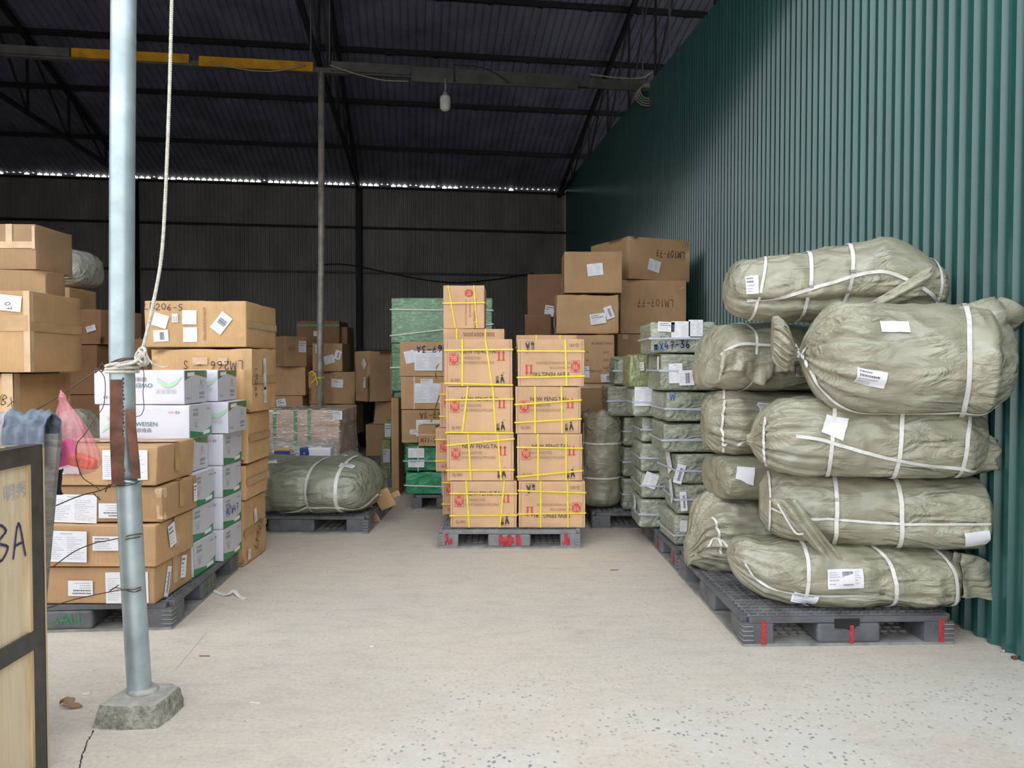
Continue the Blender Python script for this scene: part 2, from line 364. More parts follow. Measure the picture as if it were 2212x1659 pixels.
def hand_strokes(mb, t, x, y, h, mat, sw=None, rot=0, asp=.72, seed=1, z=.0005):
    rd = random.Random(seed); sw = sw or h*.09; wtot = len(t)*h*asp*1.12
    mt = Matrix.Translation((x, y, z)) @ Matrix.Rotation(rot, 4, 'Z')
    for i, ch in enumerate(t):
        ox = -wtot/2 + i*h*asp*1.12; oy = -h/2+rd.uniform(-.08,.08)*h
        for st in HW.get(ch, []):
            P = catmull([Vector((ox+px*h*asp+rd.uniform(-.02,.02)*h, oy+py*h+rd.uniform(-.03,.03)*h, 0)) for px, py in st], 4)
            for a, b in zip(P, P[1:]):
                d = (b-a); nn = Vector((-d.y, d.x, 0)).normalized()*sw/2 if d.length > 1e-6 else Vector((0,0,0)); e = d.normalized()*sw*.3
                mb.face([mt@(a-nn-e), mt@(b-nn+e), mt@(b+nn+e), mt@(a+nn-e)], mat)
# ---- rounded deformable box
def rbox(w, d, h, r=.008, amp=.004, seed=0, n=9, freq=3.0, tilt=(0,0)):
    off = Vector((seed*7.31, seed*3.77, seed*1.93)); V = []; F = []; key = {}
    st = [0, .35, 1]
    def stops(L):
        a = [r*s for s in st]; k = [r+(L-2*r)*i/n for i in range(1, n)]; return a+k+[L-x for x in a[::-1]]
    X, Yv, Z = stops(w), stops(d), stops(h)
    hw, hd = w/2, d/2
    def vert(x, y, z):
        kk = (round(x, 5), round(y, 5), round(z, 5))
        if kk in key: return key[kk]
        p = Vector((x-hw, y-hd, z))
        q = Vector((max(-hw+r, min(hw-r, p.x)), max(-hd+r, min(hd-r, p.y)), max(r, min(h-r, p.z))))
        dv = p-q
        if dv.length > 1e-9: p = q+dv.normalized()*r
        nn = dv.normalized() if dv.length > 1e-9 else Vector((0,0,0))
        if amp:
            a = noise.fractal((p+off)*freq, 1.0, 2.0, 3)
            a2 = abs(noise.noise((p+off)*freq*2.1))
            k = amp*(min(0, a-.35)*1.0 - a2*.5)
            if p.z < r*.5: k = max(k, -amp*.4)
            p = p + nn*k
        p.x += tilt[0]*(z/h); p.y += tilt[1]*(z/h)
        key[kk] = len(V); V.append(p); return key[kk]
    def grid(A, B, f, flip):
        for i in range(len(A)-1):
            for j in range(len(B)-1):
                q = [f(A[i],B[j]), f(A[i+1],B[j]), f(A[i+1],B[j+1]), f(A[i],B[j+1])]
                F.append(tuple(q[::-1] if flip else q))
    grid(X, Z, lambda a, b: vert(a, 0, b), False); grid(X, Z, lambda a, b: vert(a, d, b), True)
    grid(Yv, Z, lambda a, b: vert(0, a, b), True); grid(Yv, Z, lambda a, b: vert(w, a, b), False)
    grid(X, Yv, lambda a, b: vert(a, b, 0), True); grid(X, Yv, lambda a, b: vert(a, b, h), False)
    return V, F
_seed = [1]
def nseed(): _seed[0] += 1; return _seed[0]
class Box: pass
def carton(label, px0, Y0, px1, Y1, z0, z1, d, mat='kraft', group=None, cat='carton', name='carton', amp=.005, r=.007, body='body', gap=.002, tilt=(0,0), n=9, freq=3.0):
    A = Vector((WX(px0, Y0), Y0, 0)); B_ = Vector((WX(px1, Y1), Y1, 0))
    return carton_xy(label, A, B_, z0, z1, d, mat, group, cat, name, amp, r, body, gap, tilt, n, freq)
def carton_xy(label, A, B_, z0, z1, d, mat='kraft', group=None, cat='carton', name='carton', amp=.005, r=.007, body='body', gap=.002, tilt=(0,0), n=9, freq=3.0):
    v = B_-A; w = v.length; yaw = math.atan2(v.y, v.x); x = v/w; y = Vector((-x.y, x.x, 0))
    c = (A+B_)/2 + y*d/2; h = z1-z0-gap
    b = Box(); b.root = thing(name, label, cat, (c.x, c.y, z0+gap*.5), yaw, group); b.w, b.d, b.h = w, d, h
    mb = MB(); V, F = rbox(w, d, h, r, amp, nseed(), n, freq, tilt); mb.mesh_data(V, F, mat, True)
    b.body = mb.build(body, b.root); b.tilt = tilt
    return b
def fm(b, face, fu, fv, rot=0, off=.002):
    w, d, h = b.w, b.d, b.h
    if face == 'front': o = Vector((-w/2+fu*w, -d/2-off, fv*h)); x = Vector((1,0,0)); y = Vector((0,0,1)); nn = Vector((0,-1,0))
    elif face == 'right': o = Vector((w/2+off, -d/2+fu*d, fv*h)); x = Vector((0,1,0)); y = Vector((0,0,1)); nn = Vector((1,0,0))
    elif face == 'left': o = Vector((-w/2-off, d/2-fu*d, fv*h)); x = Vector((0,-1,0)); y = Vector((0,0,1)); nn = Vector((-1,0,0))
    else: o = Vector((-w/2+fu*w, -d/2+fv*d, h+off)); x = Vector((1,0,0)); y = Vector((0,1,0)); nn = Vector((0,0,1))
    o += Vector((b.tilt[0]*fv, b.tilt[1]*fv, 0)) if face != 'top' else Vector((b.tilt[0], b.tilt[1], 0))
    return Matrix.Translation(o) @ Matrix((x, y, nn)).transposed().to_4x4() @ Matrix.Rotation(R(rot), 4, 'Z')
def paper(w, h, style='form', seed=0, base='paper', ink='ink_pale', ink2='ink'):
    rd = random.Random(seed); mb = MB(); t = .0006
    mb.box(-w/2, w/2, -h/2, h/2, -t, 0, base)
    def q(x0, x1, y0, y1, m): mb.face([(x0,y0,.0004),(x1,y0,.0004),(x1,y1,.0004),(x0,y1,.0004)], m)
    def lines(x0, x1, y0, y1, n, m, f=.4):
        dy = (y1-y0)/n
        for i in range(n):
            x = x0; e = x0+(x1-x0)*rd.uniform(.45, 1); yy = y1-dy*(i+.5)
            while x < e:
                l = rd.uniform(.02, .09)*w; q(x, min(e, x+l), yy-dy*f/2, yy+dy*f/2, m); x += l+w*.015
    if style == 'form':
        q(-w*.15, w*.15, h*.40, h*.43, ink); lines(-w*.45, -w*.03, -h*.42, h*.33, 11, ink, .28); lines(.02*w, w*.45, -h*.42, h*.33, 11, ink, .28)
    elif style == 'addr':
        lines(-w*.42, w*.42, h*.05, h*.42, 2, ink2, .5); lines(-w*.42, w*.3, -h*.42, h*.05, 3, ink, .35)
    elif style == 'bar':
        n = 26; x = -w*.08
        for i in range(n): q(x, x+w*.006*rd.choice((1,1,2)), -h*.36, h*.32, ink2); x += w*.0115
        lines(-w*.44, -w*.12, -h*.36, h*.36, 5, ink, .3); lines(w*.26, w*.45, -h*.36, h*.36, 6, ink, .3)
    elif style == 'small': lines(-w*.4, w*.4, -h*.4, h*.4, 3, ink2, .45)
    return mb
def sticker(b, face, fu, fv, w, h, rot=0, style='form', name='shipping_label', off=.0045):
    return paper(w, h, style, nseed()).build(name, b.root, fm(b, face, fu, fv, rot, off))
_tp = [0]
def tapeq(b, face, fu, fv, w, h, rot=0, mat='tape', off=.0026):
    _tp[0] += 1; off += .0003*(_tp[0] % 6); mb = MB(); mb.box(-w/2, w/2, -h/2, h/2, -.0005, 0, mat); return mb.build('tape', b.root, fm(b, face, fu, fv, rot, off))
def hand(b, face, t, fu, fv, h, rot=0, mat='ink_purple', asp=.72, sw=None, name='handwriting', off=.0035):
    mb = MB(); hand_strokes(mb, t, 0, 0, h, mat, sw, 0, asp, nseed()); return mb.build(name, b.root, fm(b, face, fu, fv, rot, off))
def printed(b, face, items, rot=0, fu=.5, fv=.5, name='printing', off=.0035):
    mb = MB()
    for (t, x, y, h, mat, wd) in items: add_text(mb, t, x, y, h, mat, wd)
    return mb.build(name, b.root, fm(b, face, fu, fv, rot, off))
def ribbon_path(mb, P, nrm, wid, mat, th=.0012):
    vs = []; fs = []
    for i, (p, nn) in enumerate(zip(P, nrm)):
        t = (P[min(i+1, len(P)-1)]-P[max(i-1, 0)]).normalized(); s = t.cross(nn).normalized()*wid/2
        vs += [p-s, p+s, p+s+nn*th, p-s+nn*th]
    for i in range(len(P)-1):
        a = i*4; c = a+4
        for k in range(4): fs.append((a+k, a+(k+1)%4, c+(k+1)%4, c+k))
    mb.mesh_data(vs, fs, mat, False)
def boxstrap(b, kind, f0, f1, wid, mat, off=.004, name='packing_strap'):
    """kind v: over front, top and back at width fractions f0 (bottom) f1 (top); kind h: round four sides at height fractions"""
    w, d, h = b.w, b.d, b.h; o = off; mb = MB(); e = .004
    if kind == 'v':
        x0, x1 = -w/2+f0*w, -w/2+f1*w
        P = [Vector((x0,-d/2-o,.003)), Vector((x1,-d/2-o,h-e)), Vector((x1,-d/2+e,h+.0005)), Vector((x1,d/2-e,h+.0005)), Vector((x1,d/2+o,h-e)), Vector((x0,d/2+o,.003))]
        Nn = [Vector((0,-1,0)), Vector((0,-.7,.7)), Vector((0,-.3,.9)), Vector((0,.3,.9)), Vector((0,.7,.7)), Vector((0,1,0))]
        th = .0008
    else:
        z0, z1 = f0*h, f1*h
        P = [Vector((-w/2-o,-d/2,z0)), Vector((-w/2,-d/2-o,z0)), Vector((w/2,-d/2-o,z1)), Vector((w/2+o,-d/2,z1)), Vector((w/2+o,d/2,z1)), Vector((w/2,d/2+o,z1)), Vector((-w/2,d/2+o,z0)), Vector((-w/2-o,d/2,z0)), Vector((-w/2-o,-d/2,z0))]
        Nn = [Vector((-.7,-.7,0)), Vector((0,-1,0)), Vector((0,-1,0)), Vector((.7,-.7,0)), Vector((.7,.7,0)), Vector((0,1,0)), Vector((0,1,0)), Vector((-.7,.7,0)), Vector((-.7,-.7,0))]
        th = .0012
    ribbon_path(mb, P, Nn, wid, mat, th)
    return mb.build(name, b.root)

# ------------------------------------------------------------ building shell
COR = W(1222, 412, 21.9); COR.z = 0
LFT = W(0, 372, 19.8); LFT.z = 0
e1 = (LFT-COR).normalized(); e2 = Vector((-e1.y, e1.x, 0))
if e2.y > 0: e2 = -e2
EAVE, SLOPE, TR, TF = W(1222, 412, 21.9).z, .262, 11.5, 17.2
def roofz(t): return EAVE+SLOPE*t if t <= TR else EAVE+SLOPE*TR-SLOPE*(t-TR)
def Bp(s, t, z): return COR+e1*s+e2*t+Vector((0,0,z))
def wallX(Y): return 2.485-.039*Y
def corrug(mb, A, Bv, z0, ztop, pitch, depth, out, mat, crest=.34):
    """trapezoid-ribbed vertical sheet from A to B; out = normal of the ribs; ztop = function of point"""
    A, Bv = Vector(A), Vector(Bv); L = (Bv-A).length; d = (Bv-A)/L; out = Vector(out); n = int(L/pitch)
    P = []
    for i in range(n+1):
        x = i*pitch
        for f, dep in ((0, 0), ((1-crest)*.5-.08, 0), ((1-crest)*.5+.07, depth), ((1+crest)*.5-.02, depth), ((1+crest)*.5+.12, 0)):
            P.append(A+d*(x+f*pitch)+out*dep)
    vs = []; fs = []
    for p in P: vs += [(p.x, p.y, z0), (p.x, p.y, ztop(p))]
    for i in range(len(P)-1): fs.append((i*2, i*2+2, i*2+3, i*2+1))
    mb.mesh_data(vs, fs, mat, False)
# floor
mb = MB(); mb.face([(-26,-14,0),(16,-14,0),(16,27,0),(-26,27,0)], 'concrete_floor'); struct(mb.build('floor'))
# right wall
mb = MB(); A = Vector((wallX(-1.0), -1.0, 0)); Bv = Vector((wallX(21.7), 21.7, 0))
corrug(mb, A, Bv, 0, lambda p: 4.30+.115*p.y, .0985, .027, (-1, -.039, 0), 'teal_sheet', .36); o = struct(mb.build('wall_right'))
sol = o.modifiers.new('s', 'SOLIDIFY'); sol.thickness = .002
# back wall with daylight gaps under the eave
mb = MB(); rd = random.Random(4)
corrug(mb, Bp(-9, 0, 0), Bp(20, 0, 0), 0, lambda p: EAVE-.055, .115, .025, tuple(e2), 'grey_sheet', .4)
s = -9.0
while s < 20:
    op = rd.random()
    shut = .10 if s > 5.6 else (.30 if s > 3.2 else .80)
    if s < 0: shut = 1
    if s > 14.5: shut = .55
    hgt = .055 if op < shut else rd.uniform(.004, .02)
    a = Bp(s+.035, -.004, EAVE-.06); b_ = Bp(s+.165, -.004, EAVE-.06)
    for (q0, q1, hh) in ((Bp(s, -.004, EAVE-.06), a, .06), (a, b_, hgt)):
        mb.face([q0, q1, q1+Vector((0,0,hh+.004)), q0+Vector((0,0,hh+.004))], 'grey_sheet')
    s += .165
struct(mb.build('wall_back'))
mb = MB(); corrug(mb, Bp(20, 0, 0), Bp(20, TF, 0), 0, lambda p: roofz((p-COR).dot(e2))-.01, .2, .03, tuple(-e1), 'grey_sheet'); struct(mb.build('wall_left'))
mb = MB(); corrug(mb, Bp(-9, 0, 0), Bp(-9, TF, 0), 0, lambda p: roofz((p-COR).dot(e2))-.01, .2, .03, tuple(e1), 'grey_sheet'); struct(mb.build('wall_side'))
# ceiling: ribbed roof sheet, two slopes
mb = MB(); pr = []; s = -9.2
while s < 20.2:
    for f, dz in ((0, 0), (.115, 0), (.130, .03), (.150, .03), (.165, 0)): pr.append((s+f, dz))
    s += .165
vs = []; fs = []
for (ss, dz) in pr:
    for t in (-.02, 2, 4, 6, 8, 10, TR, 14, 16, TF): vs.append(Bp(ss, t, roofz(max(t, 0))+dz+(0 if t >= 0 else -.0)))
K = 10
for i in range(len(pr)-1):
    for k in range(K-1): fs.append((i*K+k, i*K+k+1, (i+1)*K+k+1, (i+1)*K+k))
mb.mesh_data(vs, fs, 'roof_sheet', False); o = struct(mb.build('ceiling'))
# added unseen header and left front panel, keeping daylight out of the hall
mb = MB(); corrug(mb, Bp(-9, TF, 0), Bp(20, TF, 0), 5.0, lambda p: roofz(TF)+.0, .2, .03, tuple(e2), 'grey_sheet'); corrug(mb, Bp(11.5, TF, 0), Bp(20, TF, 0), 0, lambda p: 5.01, .2, .03, tuple(e2), 'grey_sheet'); struct(mb.build('wall_light_blocker'))
mb = MB(); mb.beam((-9, 2.5, 5.2), (wallX(2.9), 2.9, 5.2), .10, .12, 'galv'); struct(mb.build('trim_41'))
# purlins, girts and the wall column
k = 1
for t in (2.0, 3.95, 5.7, 7.3, 8.9, 10.5, 13, 15, 17):
    mb = MB(); mb.beam(Bp(-9, t, roofz(t)-.07), Bp(20, t, roofz(t)-.07), .06, .11, 'steel_dark')
    for j in range(0, 29, 1): mb.beam(Bp(-9+j, t, roofz(t)-.13), Bp(-8.9+j, t, roofz(t)-.13), .07, .02, 'steel_dark')
    struct(mb.build('trim_%d' % k)); k += 1
for z, m in ((ZH(585, 20.6), 'girt'), (ZH(486, 20.6), 'steel_dark'), (ZH(757, 20.6), 'girt')):
    mb = MB(); mb.beam(Bp(-.1, .07, z), Bp(20, .07, z), .09, .06, m); struct(mb.build('trim_%d' % k)); k += 1
mb = MB(); mb.beam(Bp(0.02, .05, EAVE-.11), Bp(20, .05, EAVE-.11), .05, .06, 'steel_dark'); struct(mb.build('trim_%d' % k)); k += 1
for s in (6.1, 12.2, 17.9):
    mb = MB(); p = Bp(s, .18, 0); mb.box(p.x-.075, p.x+.075, p.y-.09, p.y+.09, 0, EAVE-.1, 'steel_dark'); struct(mb.build('trim_%d' % k)); k += 1

def truss(s, label):
    g = thing('roof_truss', label, 'roof truss', Bp(s, 0, 0), 0, 'steel trusses under the roof')
    inv = Matrix.Translation(-Bp(s, 0, 0)); zc = 6.42
    def loc(t, z): return Bp(s, t, z)-Bp(s, 0, 0)
    mb = MB(); mb.beam(loc(.1, roofz(.1)-.2), loc(TR, roofz(TR)-.2), .09, .10, 'steel_dark'); mb.beam(loc(TR, roofz(TR)-.2), loc(TF-.2, roofz(TF-.2)-.2), .09, .10, 'steel_dark'); mb.build('top_chord', g)
    mb = MB(); mb.beam(loc(.1, zc), loc(TF-.2, zc), .08, .08, 'steel_dark'); mb.build('bottom_chord', g)
    for i, t in enumerate((2.0, 3.95, 5.7, 7.3, 8.9, TR, 14, 16.4)):
        mb = MB(); mb.beam(loc(t, zc), loc(t, roofz(t)-.2), .04, .04, 'steel_dark'); mb.build('post', g)
        t2 = (.1, 2.0, 3.95, 5.7, 7.3, 8.9, TR, 14)[i]
        mb = MB(); mb.beam(loc(t2, zc), loc(t, roofz(t)-.2), .035, .035, 'steel_dark'); mb.build('brace', g)
truss(.25, 'dark steel roof truss nearest the green wall')
truss(6.1, 'dark steel roof truss above the inner grey post')
truss(12.2, 'dark steel roof truss at the far left, behind the galvanized post')

# cross beam, inner post, lamp
PB = Vector((WX(693, 10.3), 10.3, 0)); zb = ZH(150, 10.3)
bd = (e1*-1).normalized()
def BM(px, extra=0.0):  # point on the cross beam seen at column px
    u = (px-1106)/FPX
    # ray y = (cp+v sp)k approx; solve along line PB + bd*l
    l = (u*PB.y*1.0-PB.x)/(bd.x-u*bd.y); return PB+bd*l+Vector((0,0,zb))
g = thing('cross_beam', 'long grey hanging cross beam with yellow painted boards, above the inner post', 'beam', (PB.x, PB.y, zb), 0)
def bseg(name, pxa, pxb, h, m, dz=0, w=.09, dy=0):
    mb = MB(); o = Vector((PB.x, PB.y, zb)); a = BM(pxa)-o; c = BM(pxb)-o
    mb.beam(a+Vector((0,dy,dz)), c+Vector((0,dy,dz)), h if False else w, h, m) ; return mb.build(name, g)
bseg('rail', 1398, -60, .07, 'beam_grey', -.02, .08)
bseg('yellow_board', 172, 421, .12, 'beam_yellow', .02, .03, -.07)['label'] = 'yellow painted board, left length'
bseg('yellow_board', 442, 684, .13, 'beam_yellow', .0, .03, -.07)['label'] = 'yellow painted board, right length'
bseg('grey_board', -60, 168, .11, 'beam_grey', .02, .03, -.07)
bseg('grey_board', 722, 890, .13, 'beam_grey', .03, .03, -.07); bseg('grey_board', 893, 982, .21, 'beam_grey', -.03, .03, -.09)
bseg('grey_board', 986, 1245, .20, 'beam_grey', -.02, .03, -.07); bseg('grey_board', 1268, 1398, .14, 'beam_grey', -.02, .03, -.07)
def cab(name, label, pts, r, m, cat='cable', group=None):
    P = catmull(pts, 8); mb = MB(); tube(mb, P, r, m, 6); return tag(mb.build(name), label, cat, group)
D = Vector((0, -.13, 0)); Z = lambda z: Vector((0,0,z))
cab('cable', 'pale cable sagging below the right yellow board', [BM(470)+D+Z(-.04), BM(550)+D+Z(-.11), BM(610)+D+Z(-.10), BM(670)+D+Z(.0)], .008, 'cable_pale', 'cable', 'cables along the cross beam')
cab('cable', 'pale cable under the grey beam just right of the inner post', [BM(722)+D+Z(.02), BM(775)+D+Z(-.08), BM(830)+D+Z(-.15), BM(888)+D+Z(-.15)], .009, 'cable_pale', 'cable', 'cables along the cross beam')
cab('cable', 'thin dark cable sagging over the middle grey board', [BM(985)+D+Z(.12), BM(1040)+D+Z(.10), BM(1070)+D+Z(.03), BM(1100)+D+Z(-.10)], .008, 'cable_black', 'cable', 'cables along the cross beam')
cab('cable', 'pale cable at the end of the beam by the green wall', [BM(1270)+D+Z(.09), BM(1330)+D+Z(.06), BM(1380)+D+Z(.08), BM(1402)+D+Z(.18)], .010, 'cable_pale', 'cable', 'cables along the cross beam')
t = thing('cable_coil', 'coil of yellowish cable hung at the end of the beam by the wall', 'cable', BM(1392)+D+Z(-.12)); mb = MB()
for j in range(4):
    tube(mb, [Vector((math.cos(a*.3)*(.11+.02*j), .015*j-.03, math.sin(a*.3)*(.11+.01*j)-.02*j)) for a in range(22)], .010, 'cable_pale', 5)
mb.build('coil', t)
# hanging rods near the right wall top
for i, (px, y0, y1, lab) in enumerate(((1446, -20, 168, 'thin hanging rod at the beam end beside the green wall'), (1388, 20, 172, 'thin hanging rod left of the beam end'), (1339, 165, 245, 'short thin rod hanging below the beam near the green wall'))):
    Y = 9.7 if px == 1446 else BM(px).y
    mb = MB(); mb.beam(W(px, y1, Y), W(px, y0, Y), .02, .02, 'girt'); tag(mb.build('hanging_rod'), lab, 'rod', 'thin hanging rods by the green wall')
L = BM(965)
g2 = thing('pendant_lamp', 'white capsule lamp bulb hanging from the cross beam', 'lamp', (L.x, L.y-.12, 0))
zt, z1_, z2_ = ZH(180, L.y), ZH(212, L.y), ZH(247, L.y)
mb = MB(); tube(mb, [Vector((0,0,zt+.02)), Vector((.004,0,(zt+z1_)/2)), Vector((0,0,z1_))], .016, 'cable_pale', 6); mb.build('cord', g2)
mb = MB(); tube(mb, [Vector((0,0,z1_+.06)), Vector((0,0,z1_-.01))], lambda q: .028+.016*q, 'bulb_base', 12); mb.build('lamp_holder', g2)
mb = MB(); PR = [(0,.035),(.06,.06),(.14,.074),(.3,.078),(.7,.078),(.85,.07),(.95,.05),(1,.0)]
tube(mb, [Vector((0,0,z1_-(z1_-z2_)*q)) for q, r_ in PR], lambda q: PR[min(len(PR)-1, int(round(q*(len(PR)-1))))][1], 'bulb_white', 20); mb.build('bulb', g2)
# inner post
g3 = thing('steel_post', 'thin dull grey inner post standing behind the wrapped cartons', 'post', (PB.x, PB.y, 0))
mb = MB(); tube(mb, [Vector((.0,0,0)), Vector((.0,0,1.5)), Vector((.03,0,3.2)), Vector((.045,0,zb-.05))], .046, 'dull_post', 14); mb.build('pipe', g3)
mb = MB(); tube(mb, [Vector((-.1,0,zb-.02)), Vector((-.1,0,zb+3))], .014, 'girt', 6); mb.build('rod', g3)
mb = MB(); tube(mb, [Vector((.16,0,zb-.02)), Vector((.18,0,zb+2.6))], .014, 'girt', 6); mb.build('rod', g3)
# ribbon tied round it
g4 = thing('ribbon', 'yellow ribbon knotted around the inner post', 'ribbon', (PB.x, PB.y-.05, ZH(815, 10.25)))
mb = MB(); rd = random.Random(2)
tube(mb, [Vector((math.cos(a)*.055, .05+math.sin(a)*.055, .01*math.sin(a))) for a in [i*.42 for i in range(16)]], .012, 'yellow_strap', 5); mb.build('loop', g4)
mb = MB()
for dx, dz in ((-.14,.06),(-.12,-.09),(-.09,.02),(-.03,-.12)):
    tube(mb, catmull([Vector((-.04,-.02,0)), Vector((dx*.6,-.03,dz*.9+.03)), Vector((dx,-.02,dz))], 5), .010, 'yellow_strap', 5)
mb.build('bow', g4)
cab('cable', 'dark cable sagging along the grey back wall', [Bp(7.3,.12,ZH(573,20.9)), Bp(6.4,.12,ZH(572,20.9)), Bp(4.6,.12,ZH(600,21.2)), Bp(3.4,.12,ZH(611,21.4)), Bp(2.2,.12,ZH(605,21.6)), Bp(1.0,.12,ZH(592,21.8))], .018, 'cable_black')

# ------------------------------------------------------------ pallets
_pal = {}
def pallet(label, x, y, rz=0, w=1.1, d=1.1, h=.14, group='black plastic pallets', mat='pallet_plastic', marks=(), cx=True):
    g = thing('pallet', label, 'pallet', (x, y, 0), rz, group); key = (round(w,3), round(d,3), h, mat)
    if key not in _pal:
        hw, hd = w/2, d/2; T = {}
        mb = MB(); z0, z1 = h-.028, h-.001
        for sgn in (-1, 1):
            mb.box(-hw+.03, hw-.03, sgn*hd-(.03 if sgn > 0 else 0), sgn*hd+(0 if sgn > 0 else .03), z0, h, mat)
            mb.box(sgn*hw-(.03 if sgn > 0 else 0), sgn*hw+(0 if sgn > 0 else .03), -hd+.03, hd-.03, z0, h, mat)
        n = int(w/.046)
        for i in range(1, n): x_ = -hw+i*w/n; mb.box(x_-.006, x_+.006, -hd+.03, hd-.03, z1-.02, z1, 'pallet_top')
        n = int(d/.046)
        for i in range(1, n): y_ = -hd+i*d/n; mb.box(-hw+.03, hw-.03, y_-.006, y_+.006, z1-.02, z1-.0005, 'pallet_top')
        for yy in (-hd*.48, 0, hd*.48): mb.box(-hw+.03, hw-.03, yy-.035, yy+.035, z1-.018, z1-.0008, mat)
        T['deck'] = mb
        bw, mw, bd_ = w*.14, w*.30, d*.15
        feet = []
        for ix, (cx_, ww) in enumerate(((-hw+bw/2, bw), (0, mw), (hw-bw/2, bw))):
            for iy, (cy_, dd) in enumerate(((-hd+bd_/2, bd_), (0, d*.22), (hd-bd_/2, bd_))):
                m2 = MB(); m2.box(cx_-ww/2, cx_+ww/2, cy_-dd/2, cy_+dd/2, .012, h-.028, mat)
                if ix != 1 and iy != 1:   # ribbed corners
                    for q in range(4):
                        zz = .03+q*.022; ex = cx_+(ww/2)*(1 if ix == 2 else -1); ey = cy_+(dd/2)*(1 if iy == 2 else -1)
                        m2.box(min(ex, ex-.05*(1 if ix == 2 else -1)), max(ex, ex-.05*(1 if ix == 2 else -1)), ey-.004, ey+.004, zz, zz+.004, 'pallet_dusty')
                        m2.box(ex-.004, ex+.004, min(ey, ey-.05*(1 if iy == 2 else -1)), max(ey, ey-.05*(1 if iy == 2 else -1)), zz, zz+.004, 'pallet_dusty')
                feet.append(m2)
        T['feet'] = feet
        mb = MB()
        for sgn in (-1, 0, 1):
            c = sgn*(hd-.05); mb.box(-hw+.004, hw-.004, c-.05, c+.05, 0, .014, 'pallet_dusty')
            c = sgn*(hw-.06); mb.box(c-.06, c+.06, -hd+.004, hd-.004, 0, .0135, 'pallet_dusty')
        for i in range(1, 22): x_ = -hw+i*w/22; mb.box(x_-.004, x_+.004, -hd+.05, hd-.05, .003, .012, 'pallet_dusty')
        for i in range(1, 22): y_ = -hd+i*d/22; mb.box(-hw+.05, hw-.05, y_-.004, y_+.004, .003, .0118, 'pallet_dusty')
        T['base'] = mb
        T['deck_o'] = T['deck'].build('deck', g, bevel=.004); T['base_o'] = T['base'].build('base', g)
        T['feet_o'] = [m2.build('foot', g, bevel=.014) for m2 in feet]; _pal[key] = T
    else:
        T = _pal[key]
        for o in [T['deck_o'], T['base_o']]+T['feet_o']:
            c = o.copy(); COL.objects.link(c); c.parent = g
    return g
def pmark(g, d, pts, mat='red_paint', name='paint_mark', y=None):
    mb = MB(); yy = -d/2-.0015 if y is None else y
    for (x0, x1, z0, z1) in pts: mb.box(x0, x1, yy, yy+.001, z0, z1, mat)
    return mb.build(name, g)
# yellow carton pallet
py_ = pallet('dusty grey pallet with red paint under the yellow-strapped cartons', -.02, 5.30+.56, 0, 1.05, 1.12, .135, mat='pallet_grey')
rd = random.Random(8)
for (cx_, ww, n) in ((-.455, .05, 7), (.0, .16, 24), (.42, .045, 6)):
    mb = MB()
    for i in range(n):
        x = cx_+rd.uniform(-1, 1)*ww*.5; z = .07+rd.uniform(-.03, .03); a = rd.uniform(.005, .014)
        mb.face([(x-a, -.5615-.0001*i, z-a*2.2), (x+a, -.5615-.0001*i, z-a*1.8), (x+a*.9, -.5615-.0001*i, z+a*2), (x-a, -.5615-.0001*i, z+a*2.4)], 'red_paint')
    mb.build('paint_mark', py_)
# right bags pallet (near), and the row behind it
pr1 = pallet('near black pallet with red stripes under the sacks by the green wall', 1.607, 4.05, R(1.8), 1.03, 1.2, .14)
for q_ in ((-.43,-.405,.01,.125),(.002,.022,.01,.10),(.44,.466,.012,.125)): pmark(pr1, 1.2, [q_])
mb = MB(); P = [(-.075,.132),(.05,.132),(.05,.098),(.03,.092),(.02,.07),(-.02,.082),(-.072,.085)]
mb.face([(x, -.6012, z) for x, z in P], 'black_sheet'); mb.build('hole_dark_patch', pr1)  # flat black patch painted for the darkness inside a broken hole
pr2 = pallet('black pallet under the shiny green wrapped parcels, behind the sack pallet', 1.60, 5.25, R(1.8), 1.08, 1.1, .14)
pmark(pr2, 1.1, [])
for (yy, zz) in ((.43,.07),(.0,.06),(-.45,.07)): mb = MB(); mb.box(-.5425, -.5415, yy-.02, yy+.02, zz-.04, zz+.04, 'red_paint'); mb.build('paint_mark', pr2)
pr3 = pallet('dark pallet under the standing roll, far end of the right pallet row', 1.20, 6.42, 0, 1.08, 1.0, .14)
# left pallets
pl1 = pallet('dark pallet with green lettering under the large flat cartons', -2.335, 4.17, R(4), 1.12, 1.1, .14)
mb = MB(); add_text(mb, 'sALL', .055, .066, .078, 'green_print', .145); mb.build('lettering', pl1, Matrix.Translation((0,-.5515,0)) @ Matrix.Rotation(R(90), 4, 'X'))
mb = MB(); add_text(mb, 'sALL', 0, .068, .07, 'olive_print', .24); mb.build('lettering', pl1, Matrix.Translation((.5615,.02,0)) @ Matrix.Rotation(R(90), 4, 'Z') @ Matrix.Rotation(R(90), 4, 'X'))
pl2 = pallet('grey pallet under the big strapped sage bundle', -1.77, 6.33, R(-1), 1.25, 1.1, .14)
pm_ = pallet('dark pallet under the emerald wrapped parcels', -.62, 7.28, 0, .62, 1.1, .14)
pa_ = pallet('small dark pallet beneath the cartons left of the dark aisle', -1.78, 10.0, 0, .5, .8, .14)
pg_ = pallet('pallet under the tall pale green wrapped stack', -.84, 8.42, 0, 1.06, 1.0, .14)

